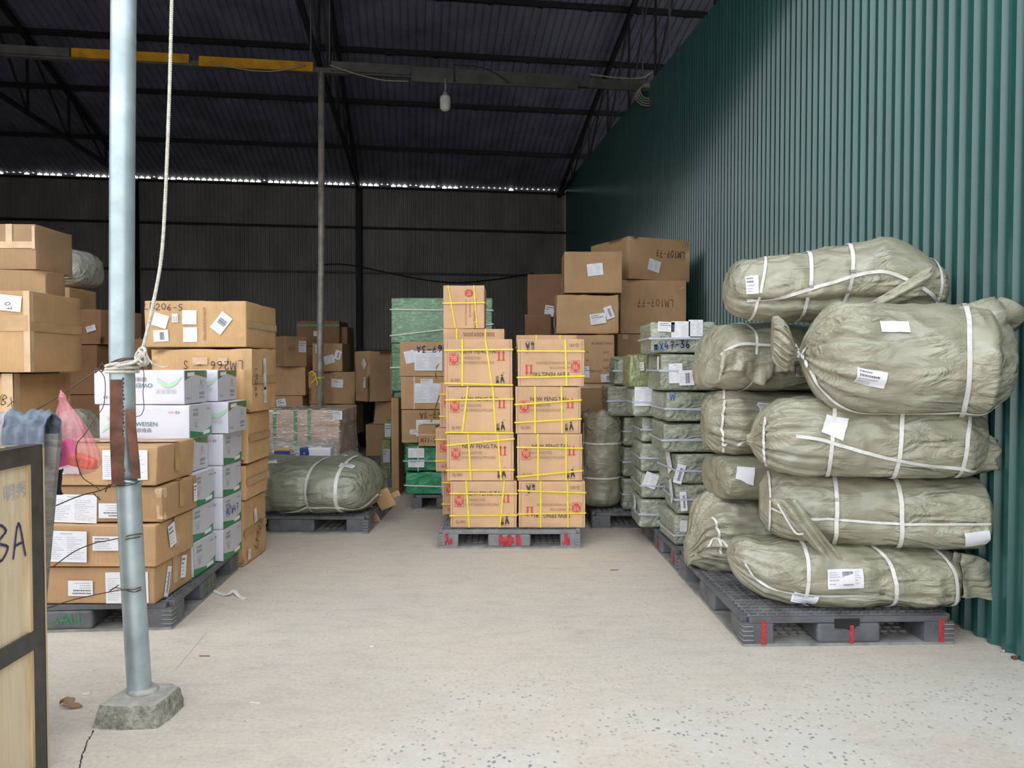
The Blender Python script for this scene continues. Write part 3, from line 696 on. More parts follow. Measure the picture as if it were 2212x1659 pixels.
# ------------------------------------------------------------ left foreground cartons (four flat ones)
zs = [.142, .335, .553, .742, .948]
Lc = []
for i, (px0, px1, Yb, lab, dd) in enumerate((
    (36, 331, 3.62, 'flat brown carton with barcode slips on its side, bottom of the left stack', .42),
    (40, 335, 3.60, 'flat brown carton with two white sheets, second from the bottom of the left stack', .42),
    (34, 350, 3.64, 'flat brown carton with torn corner, second from the top of the left stack', .40),
    (50, 337, 3.62, 'flat brown carton with sheets hidden by the post, top of the left stack', .41))):
    b = carton(lab, px0, Yb+.01, px1, Yb, zs[i], zs[i+1], dd, 'kraft', 'flat cartons behind the galvanized post', amp=.007, r=.010, tilt=((.012,0) if i == 3 else (0,0))); Lc.append(b)
b = Lc[0]
def FU(b, px, Y=3.6):  # front face fraction at a pixel column
    x0 = b.root.matrix_basis.translation.x-b.w/2; return (WX(px, Y)-x0)/b.w
def FV(b, py, Y=3.6): return (ZH(py, Y)-b.root.location.z)/b.h
def pxsheet(b, x0, y0, x1, y1, style, rot=0, Y=None):
    Y = Y or (b.root.location.y-b.d/2)
    w = abs(WX(x1, Y)-WX(x0, Y)); h = abs(ZH(y0, Y)-ZH(y1, Y)); k = R(rot)
    return sticker(b, 'front', FU(b, (x0+x1)/2, Y), FV(b, (y0+y1)/2, Y), w, h, rot, style)
pxsheet(Lc[0], 145, 1254, 199, 1287, 'addr', 180); pxsheet(Lc[0], 227, 1235, 320, 1302, 'form', 1)
sticker(Lc[0], 'right', .30, .42, .045, .155, -17, 'bar'); sticker(Lc[0], 'right', .72, .58, .06, .12, -10, 'addr')
pxsheet(Lc[1], 98, 1147, 187, 1214, 'form', -1); pxsheet(Lc[1], 200, 1158, 256, 1189, 'addr', 0); sticker(Lc[1], 'right', .38, .6, .07, .12, 12, 'addr')
pxsheet(Lc[2], 110, 1068, 210, 1129, 'form', -1.5); pxsheet(Lc[2], 214, 1087, 258, 1119, 'addr', 180); sticker(Lc[2], 'right', .90, .5, .04, .10, 0, 'addr')
pxsheet(Lc[3], 108, 975, 170, 1024, 'addr', 0); pxsheet(Lc[3], 221, 972, 319, 1036, 'form', 0)
for b in Lc: tapeq(b, 'right', .5, .62, .05, b.h*.74, 0, 'tape'); tapeq(b, 'top', .5, .5, b.w*.99, .06)
mb = MB(); mb.mesh_data(*(lambda V, F: (V, F))(*rbox(.05, .06, .17, .012, .02, 3, 5, 14)), 'tape_clear', True); o = mb.build('torn_corner', Lc[2].root, Matrix.Translation((Lc[2].w/2-.018, -Lc[2].d/2+.024, .008))); o['label'] = 'torn crumpled corner flap'

# ------------------------------------------------------------ white cartons
def whitebox(label, px1, Y, z0, z1, flip, w=.51, d=.30, front=True, grp='white printed cartons on the left'):
    x1 = WX(px1, Y); b = carton_xy(label, Vector((x1-w, Y, 0)), Vector((x1, Y, 0)), z0, z1, d, 'white_carton', grp, amp=.003, r=.006)
    h = b.h; mb = MB(); rot = 180 if flip else 0
    sgn = 1
    add_text(mb, 'OWEISEN', 0, -.012 if not flip else -.012, .034, 'teal_print', .15); add_text(mb, '\u6b27\u7ef4\u68ee', 0, -.047, .028, 'ink')
    add_text(mb, '\u5065\u5eb7\u7f8e\u5bb6', -.15, .02, .03, 'carton_grey_side'); add_text(mb, 'SYNC', .155, .055, .015, 'red_print', .035); add_text(mb, 'D', .19, .055, .02, 'ink_black', .022)
    # leafy swoosh
    rd = random.Random(int(z0*100))
    for i in range(16):
        a = i/15; x = -.235+a*.13; y = -.055+.045*math.sin(a*3); r_ = .006+.012*math.sin(a*3.1)
        mb.face([(x+r_*math.cos(q*1.05), y+r_*.7*math.sin(q*1.05), .0004+.00002*i) for q in range(6)], 'pale_green_print')
    mb.build('printing', b.root, fm(b, 'front', .5, .5, rot))
    # grey side panel with green chevron
    mb = MB(); t = 0; hh = h/2-.004; dd = d/2-.004
    mb.face([(-dd,-hh,0),(dd,-hh,0),(dd,hh,0),(-dd,hh,0)], 'carton_grey_side'); z = .0006
    c0 = 'green_print' if not flip else 'olive_print'
    mb.face([(-dd,-hh,z),(dd,-hh,z),(dd,-hh+.055,z),(dd*.2,-hh+.02,z),(-dd,-hh+.045,z)], c0)
    mb.face([(dd*.15,-hh+.008,z*2),(dd*.8,-hh+.012,z*2),(dd*.8,-hh+.035,z*2),(dd*.2,-hh+.028,z*2)], 'paper')
    add_text(mb, 'OWEISEN', -dd*.5, hh-.03, .018, 'teal_print', .07, z=z); add_text(mb, '\u6b27\u7ef4\u68ee', -dd*.5, hh-.055, .024, 'ink', z=z)
    add_text(mb, 'O', dd*.55, hh-.03, .02, 'red_print', z=z); add_text(mb, 'SYNC', dd*.75, hh-.03, .013, 'ink_black', z=z)
    for i in range(3): mb.face([(-dd*.75, hh-.08-.009*i, z),(-dd*.2, hh-.08-.009*i, z),(-dd*.2, hh-.084-.009*i, z),(-dd*.75, hh-.084-.009*i, z)], 'ink_pale')
    mb.face([(-dd*.6,-hh+.055,z),(-dd*.35,-hh+.055,z),(-dd*.35,-hh+.085,z),(-dd*.6,-hh+.085,z)], 'ink_pale')
    mb.build('side_panel', b.root, fm(b, 'right', .5, .5, rot))
    return b
zz = [.142+.1975*i for i in range(7)]
A_lab = ['white printed carton, lowest beside the flat brown cartons', 'white printed carton, second from the floor beside the brown stack', 'white printed carton, third up in the nearer column', 'white printed carton with upper edge level with the top flat carton',
 'upright white carton with dark green lettering, second from the top', 'upside-down white carton at the very top, touching the rope']
WA = [whitebox(A_lab[i], px, 4.07, zz[i], zz[i+1], i in (3, 5)) for i, px in enumerate((415, 411, 414, 400, 410, 400))]
B_lab = ['white carton at the foot of the farther white column', 'white carton second up in the farther column, blue scribble on its side', 'white carton third up in the farther column', 'white carton fourth up in the farther white column',
 'film-covered white carton second from the top of the farther column', 'film-covered white carton topmost in the farther column']
WB = [whitebox(B_lab[i], px, 4.42, zz[i], zz[i+1], i in (4, 5), w=.48) for i, px in enumerate((480, 480, 480, 482, 494, 472))]
hand(WB[1], 'right', 'M2W47', .5, .5, .05, 0, 'ink_blue')

# ------------------------------------------------------------ brown stack behind the white cartons
TL = [('tall worn brown carton standing on the floor right of the white cartons', 525, 4.80, 0, .443, .45), ('sagging brown carton second from the floor, right of the white cartons', 531, 4.80, .443, .69, .46),
 ('taped brown carton in the middle of the stack behind the white ones', 537, 4.80, .69, 1.034, .44), ('battered brown carton with upside-down handwriting and torn corners', 545, 4.80, 1.034, 1.470, .52), ('large brown carton with six white slips, on top behind the rope', 535, 4.80, 1.470, 1.783, .62)]
T = []
for lab, px1, Y, z0, z1, d in TL:
    x1 = WX(px1, Y); T.append(carton_xy(lab, Vector((x1-.68, Y, 0)), Vector((x1, Y, 0)), z0, z1, d, 'kraft_warm', 'big brown cartons behind the white ones', amp=.012 if z0 < 1.4 else .006, r=.012, freq=2.6))
for b in T: tapeq(b, 'right', .5, .5, b.d*.96, .045, 0, 'tape')
b = T[4]
hand(b, 'front', 'LM206-5', .20, .87, .042, -3, 'ink_purple', .8)
for (x0, y0, x1, y1, st, rot) in ((333, 677, 368, 708, 'form', -17), (375, 677, 389, 697, 'small', 90), (396, 669, 430, 702, 'form', 89), (398, 706, 431, 740, 'form', 90), (334, 712, 369, 739, 'bar', 3), (463, 676, 500, 720, 'bar', 52)):
    Y = 4.8; cw = 36/FPX*Y
    w_, h_ = (abs(x1-x0)/FPX*Y*.92, abs(y1-y0)/FPX*Y*.92)
    if rot == 52: w_, h_ = .135, .085
    if abs(rot) == 90 or rot == 89: w_, h_ = h_, w_
    sticker(b, 'front', FU(b, (x0+x1)/2, Y), FV(b, (y0+y1)/2, Y), w_, h_, rot, st)
printed(b, 'front', [('MEAS.83X29.5X106CM', 0, 0, .026, 'ink_brown', .215)], 90, FU(b, 446, 4.8), .5)
b = T[3]; hand(b, 'front', 'LM266 - S', .62, .73, .056, 180, 'ink_purple', .72)
tapeq(b, 'front', .5, .80, .10, .05, 0, 'tape_clear'); tapeq(b, 'front', .72, .80, .06, .045, 0, 'tape_clear'); tapeq(b, 'front', .97, .5, .05, b.h*.97, 0, 'tape')
hand(b, 'right', 'LM266', .16, .45, .045, -90, 'ink_purple', .8)
for v in (.72, .47, .26): sticker(b, 'right', .48, v, .11, .055, 95, 'addr')
b = T[0]; sticker(b, 'right', .48, .70, .10, .05, 100, 'addr'); sticker(b, 'right', .2, .15, .05, .07, 0, 'addr')
printed(b, 'right', [('LM26', 0, 0, .10, 'ink_brown', .22)], 60, .62, .38)
for b, fy in ((T[2], .05), (T[3], .04), (T[1], .1)):
    mb = MB(); rd = random.Random(int(fy*100)+3)
    for i in range(5):
        V, F = rbox(.05, .03, .04, .01, .02, rd.randint(1, 50), 3, 20); mb.mesh_data(V, F, 'kraft_warm', True, Matrix.Translation((b.w/2-.03+rd.uniform(-.05, .02), -b.d/2+.0+rd.uniform(-.01, .02), b.h*fy+rd.uniform(-.01, .02))) @ Matrix.Rotation(rd.uniform(-1, 1), 4, 'X'))
    o = mb.build('torn_edge', b.root); o['label'] = 'crumpled torn cardboard edge'

# ------------------------------------------------------------ far left stack
GR = 'cartons at the far left edge'
def gx(px, Y): return WX(px, Y)
def leftcol(lab, px1, Y, z0, z1, w, d, mat, yaw=0, **k):
    x1 = gx(px1, Y); v = Vector((math.cos(R(yaw)), math.sin(R(yaw)), 0))
    Bq = Vector((x1, Y, 0)); return carton_xy(lab, Bq-v*w, Bq, z0, z1, d, mat, GR, **k)
G5 = leftcol('brown carton on the floor under the far-left stack, mostly hidden', 40, 4.66, 0, .84, .8, .62, 'kraft')
G4 = leftcol('brown taped carton below the big taped carton at the far left', 30, 4.62, .84, 1.305, .8, .62, 'kraft_warm', amp=.008)
G3 = leftcol('big taped brown carton with shipping sticker at the far left', 68, 4.58, 1.305, 1.83, .95, .56, 'kraft_warm', amp=.006)
G2 = leftcol('low brown carton squeezed between the two big ones at the far left', 105, 4.92, 1.83, 2.005, .9, .24, 'kraft_grey', 3)
G2b = leftcol('thin brown carton at the far left, hidden behind the low carton', 100, 5.24, 1.83, 2.005, .9, .24, 'kraft_grey')
G1 = leftcol('brown carton topmost of the far-left stack, taped in a cross', 85, 4.95, 2.005, 2.32, .9, .42, 'kraft_grey')
tapeq(G3, 'front', .5, .60, G3.w*.98, .10, 0, 'tape'); tapeq(G3, 'front', .985, .5, .04, G3.h*.98, 0, 'tape_clear'); tapeq(G3, 'right', .04, .5, .035, G3.h*.98, 0, 'tape_clear')
tapeq(G3, 'right', .5, .56, G3.d*.97, .06, 0, 'tape'); tapeq(G1, 'front', .5, .54, G1.w*.98, .045, 0, 'tape_clear'); tapeq(G1, 'front', .80, .77, .045, G1.h*.44, 0, 'tape_clear'); tapeq(G1, 'front', .985, .7, .02, G1.h*.5, 0, 'tape_clear')
tapeq(G4, 'front', .96, .5, .07, G4.h*.98, 0, 'tape_clear'); tapeq(G4, 'right', .06, .5, .06, G4.h*.98, 0, 'tape_clear')
sticker(G3, 'front', (WX(28, 4.58)-(WX(68, 4.58)-G3.w))/G3.w, .84, .145, .10, -6, 'form'); hand(G3, 'front', '807', (WX(24, 4.58)-(WX(68, 4.58)-G3.w))/G3.w, .83, .035, -80, 'ink_black', .7, off=.0056)
hand(G4, 'front', 'WBX', .94, .62, .06, -20, 'ink_brown', .7)
# dark things behind
dk = 'dim cartons behind the far-left stack'
c1 = carton('dim brown carton low behind the far-left stack', 120, 6.2, 222, 6.2, 0, .62, .35, 'kraft_dim', dk)
c2 = carton('dim brown carton behind the galvanized post, half in shadow', 120, 6.2, 226, 6.2, .62, 1.10, .35, 'kraft_dim', dk)
c3 = carton('dim brown carton level with the big taped one', 130, 6.2, 213, 6.2, 1.10, 1.53, .35, 'kraft_dim', dk)
c4 = carton('film-wrapped dim carton left of the galvanized post, at eye height', 140, 6.25, 222, 6.2, 1.53, 1.84, .55, 'kraft_dim', dk, amp=.01)
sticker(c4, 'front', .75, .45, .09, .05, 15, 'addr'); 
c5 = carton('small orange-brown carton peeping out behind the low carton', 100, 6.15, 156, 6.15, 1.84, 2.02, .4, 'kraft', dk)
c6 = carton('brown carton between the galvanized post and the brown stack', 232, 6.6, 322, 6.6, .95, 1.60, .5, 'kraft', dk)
c7 = carton('brown carton supporting the one behind the galvanized post', 232, 6.6, 322, 6.6, 0, .95, .5, 'kraft_dim', dk)

# ------------------------------------------------------------ sacks
class Sack:
    def __init__(s, A, Bq, rz, ry, st, n=2.7, pleat=None, seed=0, amp=.012, straps=(), grooves=(), flat=0.0, k=16, warp=.03):
        s.A, s.B = Vector(A), Vector(Bq); s.L = (s.B-s.A).length; s.xa = (s.B-s.A).normalized()
        s.ya = Vector((0,0,1)).cross(s.xa).normalized(); s.za = s.xa.cross(s.ya)
        s.rz, s.ry, s.st, s.n, s.seed, s.amp, s.straps, s.grooves, s.k, s.warp = rz, ry, st, n, seed, amp, straps, grooves, k, warp
        s.pleat = pleat or (lambda x: 0); s.off = Vector((seed*3.1, seed*5.7, seed*1.3))
    def sta(s, x):
        S = s.st; x = max(S[0][0], min(S[-1][0], x))
        for i in range(len(S)-1):
            if x <= S[i+1][0]+1e-9:
                a, b = S[i], S[i+1]; t = (x-a[0])/max(1e-9, b[0]-a[0])
                p = S[i-1] if i else a; q = S[i+2] if i+2 < len(S) else b; out = []
                for j in range(1, 5):
                    va, vb = a[j], b[j]
                    m0 = (vb-p[j])/max(1e-6, b[0]-p[0])*(b[0]-a[0]) if i else vb-va
                    m1 = (q[j]-va)/max(1e-6, q[0]-a[0])*(b[0]-a[0]) if i+2 < len(S) else vb-va
                    if (vb-va)*m0 < 0: m0 = 0
                    if (vb-va)*m1 < 0: m1 = 0
                    lim = 3*abs(vb-va); m0 = max(-lim, min(lim, m0)); m1 = max(-lim, min(lim, m1))
                    t2, t3 = t*t, t*t*t
                    out.append((2*t3-3*t2+1)*va+(t3-2*t2+t)*m0+(-2*t3+3*t2)*vb+(t3-t2)*m1)
                return out
        return list(S[-1][1:])
    def pos(s, x, th, extra=0.0):
        sy, sz, cy, cz = s.sta(x)
        c, sn = math.cos(th), math.sin(th); e = 2.0/s.n
        py = -math.copysign(abs(c)**e, c); pz = math.copysign(abs(sn)**e, sn)
        m = 1.0
        for (x0, tl, dep) in s.straps: m -= dep*math.exp(-((x-x0-tl*math.sin(th))/.035)**2)
        for (t0, wd_, dep) in s.grooves:
            dth = (th-t0+math.pi) % (2*math.pi)-math.pi
            edge = min(1, max(0, x/.12))*min(1, max(0, (s.L-x)/.10)); m -= dep*math.exp(-(dth/wd_)**2)*edge
        pl = s.pleat(x)
        if pl:
            ph = s.k*th+1.6*math.sin(2*th+s.seed)+1.2*math.sin(5*th+s.seed*2)+x*6
            m += pl*(abs(math.sin(ph*.5))*2-1.2+.35*math.sin(ph*1.7))*.5
        q = Vector((x, py*s.ry*.9, pz*s.rz*.9))+s.off
        big = noise.noise(q*3.2)*s.warp
        a = noise.noise(Vector((x*5, th*0, 0))+Vector((q.x*1.0, q.y*13, q.z*13)))
        w = 1-abs(noise.noise(Vector((q.x*5.5, q.y*17, q.z*17))+Vector((noise.noise(q*5)*1.2,)*3)))*2
        w2 = 1-abs(noise.noise(q*7.5+Vector((3, 1, 2))))*2
        k = min(1, sy*1.6)
        dr = (big + (a*.45+max(0, w)*.55+max(0, w2)*.5-.5)*s.amp)*k+extra
        rr = math.sqrt((py*s.ry)**2+(pz*s.rz)**2)+1e-6
        f = sy*m
        return s.A+s.xa*x+s.ya*(py*s.ry*sy*m+cy+py*s.ry/rr*dr)+s.za*(pz*s.rz*sz*m+cz+pz*s.rz/rr*dr*(1 if pz > -.9 else .3))
    def normal(s, x, th):
        h = .012; dx = s.pos(min(x+h, s.L), th)-s.pos(max(x-h, 0), th); dt = s.pos(x, th+.05)-s.pos(x, th-.05)
        nn = dx.cross(dt)
        if nn.length < 1e-9: return s.za
        nn.normalize(); c = s.A+s.xa*x
        if nn.dot(s.pos(x, th)-c) < 0: nn = -nn
        return nn
    def mesh(s, nx=96, nt=88):
        V = []; F = []; xs = []
        for i in range(nx+1):
            t = i/nx; xs.append(s.L*(t-.11*math.sin(2*math.pi*t)/(1)*.9) if True else 0)
        for x in xs:
            for j in range(nt): V.append(s.pos(x, 2*math.pi*j/nt))
        for i in range(nx):
            for j in range(nt): F.append((i*nt+j, (i+1)*nt+j, (i+1)*nt+(j+1)%nt, i*nt+(j+1)%nt))
        for base, rev in ((0, 0), (nx*nt, 1)):
            c = sum((V[base+j] for j in range(nt)), Vector())/nt; V.append(c); ci = len(V)-1
            for j in range(nt):
                f = (base+j, base+(j+1)%nt, ci); F.append(f[::-1] if rev else f)
        return V, F
def sack_obj(label, s, mat='bag_sage', group=None, cat='sack', res=(96, 88), name='sack'):
    loc = Vector(((s.A.x+s.B.x)/2, (s.A.y+s.B.y)/2, min(s.A.z, s.B.z)-s.rz)); g = thing(name, label, cat, loc, 0, group); g['_'] = 0; del g['_']
    V, F = s.mesh(*res); mb = MB(); mb.mesh_data([v-loc for v in V], F, mat, True); mb.build('cover', g); g_loc = loc
    s.g, s.loc = g, loc; return s
def sk_ring(s, x0, tl=0.0, wid=.016, mat='white_strap', th0=0, th1=2*math.pi, curve=0.0):
    P = []; Nn = []; n = 60
    for i in range(n+1):
        th = th0+(th1-th0)*i/n; x = x0+tl*math.sin(th)+curve*math.cos(th); nn = s.normal(x, th); P.append(s.pos(x, th)-s.loc+nn*.005); Nn.append(nn)
    # relax so the band bridges small creases
    for _ in range(3): P = [P[0]]+[(P[i-1]+P[i]*2+P[i+1])/4 for i in range(1, len(P)-1)]+[P[-1]]
    P = [p+nn*.003 for p, nn in zip(P, Nn)]
    mb = MB(); ribbon_path(mb, P, Nn, wid, mat, .0015); return mb.build('strap', s.g)
def sk_line(s, pts, wid=.016, mat='white_strap', off=.008):
    """band along the sack; pts = (x, theta)"""
    Q = catmull([Vector((x, t, 0)) for x, t in pts], 14); P = []; Nn = []
    for q in Q: nn = s.normal(q.x, q.y); P.append(s.pos(q.x, q.y)-s.loc+nn*off); Nn.append(nn)
    for _ in range(4): P = [P[0]]+[(P[i-1]+P[i]*2+P[i+1])/4 for i in range(1, len(P)-1)]+[P[-1]]
    mb = MB(); ribbon_path(mb, P, Nn, wid, mat, .0015); return mb.build('strap', s.g)
def sk_buckle(s, x, th, w=.022, h=.014):
    nn = s.normal(x, th); mb = MB(); p = s.pos(x, th)-s.loc+nn*.012; x_ = s.xa; z_ = nn.cross(x_)
    mt = Matrix.Translation(p) @ Matrix((x_, z_, nn)).transposed().to_4x4(); mb.box(-w/2, w/2, -h/2, h/2, -.003, .003, 'buckle', mt); return mb.build('buckle', s.g)
def sk_label(s, x, th, w, h, rot=0, style='bar', name='shipping_label'):
    """paper draped on the sack surface"""
    src = paper(w, h, style, nseed()); mb = MB(); r_ = max(.12, (s.ry+s.rz)/2); c, sn = math.cos(R(rot)), math.sin(R(rot)); n = 8
    def mp(a, b, o):
        aa, bb = a*c-b*sn, a*sn+b*c; xx = x+aa; t = th+bb/r_; nn = s.normal(xx, t); return s.pos(xx, t)-s.loc+nn*o
    vs = [mp(-w/2+w*i/n, -h/2+h*j/n, .007) for j in range(n+1) for i in range(n+1)]
    # smooth the sheet a little
    for _ in range(2):
        nv = list(vs)
        for j in range(1, n):
            for i in range(1, n):
                k = j*(n+1)+i; nv[k] = (vs[k]*2+vs[k-1]+vs[k+1]+vs[k-n-1]+vs[k+n+1])/6
        vs = nv
    fs = [(j*(n+1)+i, j*(n+1)+i+1, (j+1)*(n+1)+i+1, (j+1)*(n+1)+i) for j in range(n) for i in range(n)]
    mb.mesh_data(vs, fs, 'paper', True)
    def samp(a, b):
        fx = (a+w/2)/w*n; fy = (b+h/2)/h*n; i = max(0, min(n-1, int(fx))); j = max(0, min(n-1, int(fy))); u, v = fx-i, fy-j
        k = j*(n+1)+i; p = vs[k]*(1-u)*(1-v)+vs[k+1]*u*(1-v)+vs[k+n+1]*(1-u)*v+vs[k+n+2]*u*v
        return p+s.normal(x, th)*.0015
    for f, mi in zip(src.f, src.m):
        if src.mats[mi] == 'paper': continue
        mb.face([samp(src.v[i][0], src.v[i][1]) for i in f], src.mats[mi])
    return mb.build(name, s.g)
FR = 0.0   # theta towards the viewer side; pi/2 = top
def st_round(L, end=.12, e2_=None):
    e2_ = e2_ or end
    a = [(0,.04,.04),(.03*end/.12,.34,.32),(.25*end,.56,.55),(.5*end,.78,.78),(end,.95,.95)]
    b = [(L-e2_,.96,.96),(L-.5*e2_,.82,.84),(L-.22*e2_,.62,.64),(L-.05*e2_,.34,.36),(L,.04,.04)]
    m = [(L*.35,1,1),(L*.6,1.0,1.0)]
    return [(x, y, z, 0, 0) for x, y, z in a[:-1]+[(end,.96,.95)]+[q for q in m if end < q[0] < L-e2_]+b]
def st_tie(L, ruff=.36, e2_=.14, neck=.09, dz=0, rufl=.10):
    a = [(0,ruff*.9,ruff*.9),(rufl*.35,ruff,ruff),(rufl*.8,ruff*.5,ruff*.5),(rufl,neck,neck),(rufl+.025,neck*2.2,neck*2.2),(rufl+.06,.50,.48),(rufl+.11,.76,.74),(rufl+.18,.93,.91),(rufl+.28,1,1)]
    b = [(L*.62,1,1),(L-e2_,.97,.97),(L-.5*e2_,.84,.84),(L-.2*e2_,.62,.62),(L-.04*e2_,.34,.34),(L,.04,.04)]
    return [(x, y, z, 0, dz*max(0, 1-x/(rufl+.2))) for x, y, z in a+b]
def pl_tie(amp=.30, rufl=.10, ext=.22):
    def f(x):
        if x < rufl: return amp*.8
        return amp*math.exp(-((x-rufl)/ext)**1.3)
    return f
def pA(px, Y, z): return Vector((WX(px, Y), Y, z))

# front row by the green wall (bottom to top)
SG = 'sacks stacked by the green wall'
s = Sack(pA(1572, 3.80, .298), pA(2040, 3.66, .298), .160, .25, [(0,.10,.10,0,.05),(.03,.36,.50,0,.04),(.09,.62,.75,0,.02),(.18,.86,.90,0,0),(.32,1,1,0,0),(.7,1,1.02,0,0),(.95,1,1,0,0),(1.10,.97,.98,0,0)], seed=1, amp=.016, straps=((.345,.0,.03),(.69,-.04,.03),(.985,-.04,.05)), grooves=((-.35,.10,.07),), warp=.02, pleat=lambda x: .20*math.exp(-(x/.16)**1.3), k=18)
L_ = s.L; s.st += [(L_-.02,.90,.92,0,0),(L_,.70,.75,0,0)] if L_ > 1.14 else [(L_,.8,.85,0,0)]
s.st = [q for q in s.st if q[0] <= L_+1e-6]; s.st.sort()
b1 = sack_obj('long sage sack with hanging loose end, bottom of the front stack by the green wall', s, 'bag_sage', SG, res=(120, 100))
sk_ring(b1, .345, .01, .018); sk_ring(b1, .69, -.035, .018, curve=.06); sk_ring(b1, .985, -.035, .018, curve=.05)
sk_line(b1, [(.07, .1), (.16, -.25), (.4, -.33), (.62, -.30)], .012); sk_buckle(b1, .69, -.2); sk_buckle(b1, .345, -.75); sk_buckle(b1, .985, -.2)
sk_label(b1, .515, .10, .165, .075, 4, 'bar'); sk_label(b1, .335, -.48, .12, .07, -14, 'addr')
# drooping loose end of the bottom sack
mb = MB(); vs = []; fs = []; nx_, nz_ = 26, 22; base = b1.B
for side in (0, 1):
    for i in range(nx_+1):
        u = i/nx_
        for j in range(nz_+1):
            v = j/nz_; x = u*.34-.03; top = .150-.20*u**1.9; bot = -.055-.045*u; z = bot+(top-bot)*v
            y = (-.235+.10*u)+(.05*(1-u)+.012)*side+.018*noise.noise(Vector((x*14, z*18, 3+side*.0)))+.010*math.sin(x*40+z*30)
            vs.append(Vector((x-.02, y, z+.012*noise.noise(Vector((x*12, z*9, 1))))))
m_ = (nx_+1)*(nz_+1)
for side in (0, 1):
    for i in range(nx_):
        for j in range(nz_):
            a = side*m_+i*(nz_+1)+j; f = (a, a+nz_+1, a+nz_+2, a+1); fs.append(f if side == 0 else f[::-1])
for i in range(nx_):
    for j in (0, nz_): a = i*(nz_+1)+j; fs.append((a, a+nz_+1, a+nz_+1+m_, a+m_))
for j in range(nz_): a = nx_*(nz_+1)+j; fs.append((a, a+1, a+1+m_, a+m_))
mb.mesh_data([base-b1.loc+v for v in vs], fs, 'bag_sage', True)
tube(mb, catmull([base-b1.loc+Vector(p) for p in ((.298,-.13,-.05),(.305,-.135,-.075),(.298,-.135,-.095),(.303,-.135,-.12))], 5), .004, 'white_strap', 5)
o = mb.build('loose_end', b1.g); o['label'] = 'flattened loose end drooping to the right'

s = Sack(pA(1642, 3.86, .625), pA(2122, 3.60, .625), .190, .26, [(0,.25,.45,0,0),(.04,.56,.72,0,0),(.11,.86,.92,0,0),(.22,1,1,0,0),(.8,1,.98,0,0),(1.0,.98,.92,0,0)], seed=2, amp=.011, straps=((.30,.0,.03),(.60,-.0,.03)), grooves=((-.10,.10,.06),), warp=.016, pleat=lambda x: .10*math.exp(-(x/.14)**1.3))
s.st += [(s.L-.035,.90,.80,0,0),(s.L-.008,.62,.52,0,0),(s.L,.3,.25,0,0)]; s.st = sorted(q for q in s.st if q[0] <= s.L+1e-6)
b2 = sack_obj('smooth sage sack with a round patch at its right end, second in the front stack', s, 'bag_sage', SG, res=(120, 100))
sk_ring(b2, .045, 0, .014, 'white_strap'); sk_ring(b2, .34, .0, .019); sk_ring(b2, .63, -.01, .019); sk_line(b2, [(.05, -.02), (.2, -.12), (.35, -.10), (.6, -.14), (.8, -.08), (s.L-.05, -.04)], .012, 'white_strap', .006)
sk_label(b2, s.L-.10, -.42, .105, .095, 8, 'plain'); sk_buckle(b2, .34, .25)
# crumpled open mouth hanging at the left
mb = MB(); vs = []; fs = []; nx_, nz_ = 20, 22
for side in (0, 1):
    for i in range(nx_+1):
        u = i/nx_
        for j in range(nz_+1):
            v = j/nz_; lx = .02+.30*v; rx = .13+.25*v*.9+.02; top = .06; z = top-.33*v*(1-.1*u); x = lx+(rx-lx)*u+.0
            y = -.262-.02*math.sin(v*math.pi)-.014*side*(-1)+.016*math.sin(u*9+v*3)+.014*noise.noise(Vector((x*16, z*9, 5)))
            vs.append(Vector((x, y, z)))
m_ = (nx_+1)*(nz_+1)
for side in (0, 1):
    for i in range(nx_):
        for j in range(nz_):
            a = side*m_+i*(nz_+1)+j; f = (a, a+nz_+1, a+nz_+2, a+1); fs.append(f if side else f[::-1])
for i in range(nx_):
    for j in (0, nz_): a = i*(nz_+1)+j; fs.append((a, a+nz_+1, a+nz_+1+m_, a+m_))
mb.mesh_data([b2.A-b2.loc+b2.xa*v.x+b2.ya*v.y+b2.za*v.z for v in vs], fs, 'bag_sage', True)
tube(mb, catmull([b2.A-b2.loc+b2.xa*p[0]+b2.ya*p[1]+b2.za*p[2] for p in ((.06,-.29,.04),(.10,-.30,-.03),(.13,-.30,-.08),(.15,-.31,-.10),(.18,-.30,-.10))], 6), .005, 'white_strap', 5)
o = mb.build('open_mouth', b2.g); o['label'] = 'crumpled open mouth of the sack with a cord'

s = Sack(pA(1612, 3.74, .995), pA(2128, 3.50, .995), .195, .27, [], seed=3, amp=.015, straps=((.36,.0,.03),(.64,.0,.03),(.95,-.0,.05)), warp=.022, pleat=pl_tie(.34, .03, .16), k=22, n=2.5)
s.st = [(0,.10,.10,0,-.03),(.02,.16,.16,0,-.03),(.045,.42,.40,0,-.02),(.09,.70,.68,0,-.01),(.16,.90,.90,0,0),(.28,1,1,0,0),(.7,1,1,0,0),(.95,.97,.92,0,-.01),(s.L-.10,.75,.80,0,-.02),(s.L-.03,.42,.55,0,.0),(s.L,.12,.30,0,.03)]
b3 = sack_obj('sage sack gathered in a pleated knot at its left end, middle of the front stack', s, 'bag_sage', SG, res=(130, 120))
sk_ring(b3, .40, .02, .018, curve=-.04); sk_ring(b3, .69, .02, .018, curve=-.03); sk_ring(b3, .98, .02, .018, curve=-.04); sk_ring(b3, .10, 0, .014, th0=-1.6, th1=1.0, curve=-.03)
sk_line(b3, [(.20, .06), (.36, -.02), (.6, -.30), (.85, -.55), (1.0, -.7)], .016); sk_label(b3, .375, .30, .10, .115, -16, 'plain')

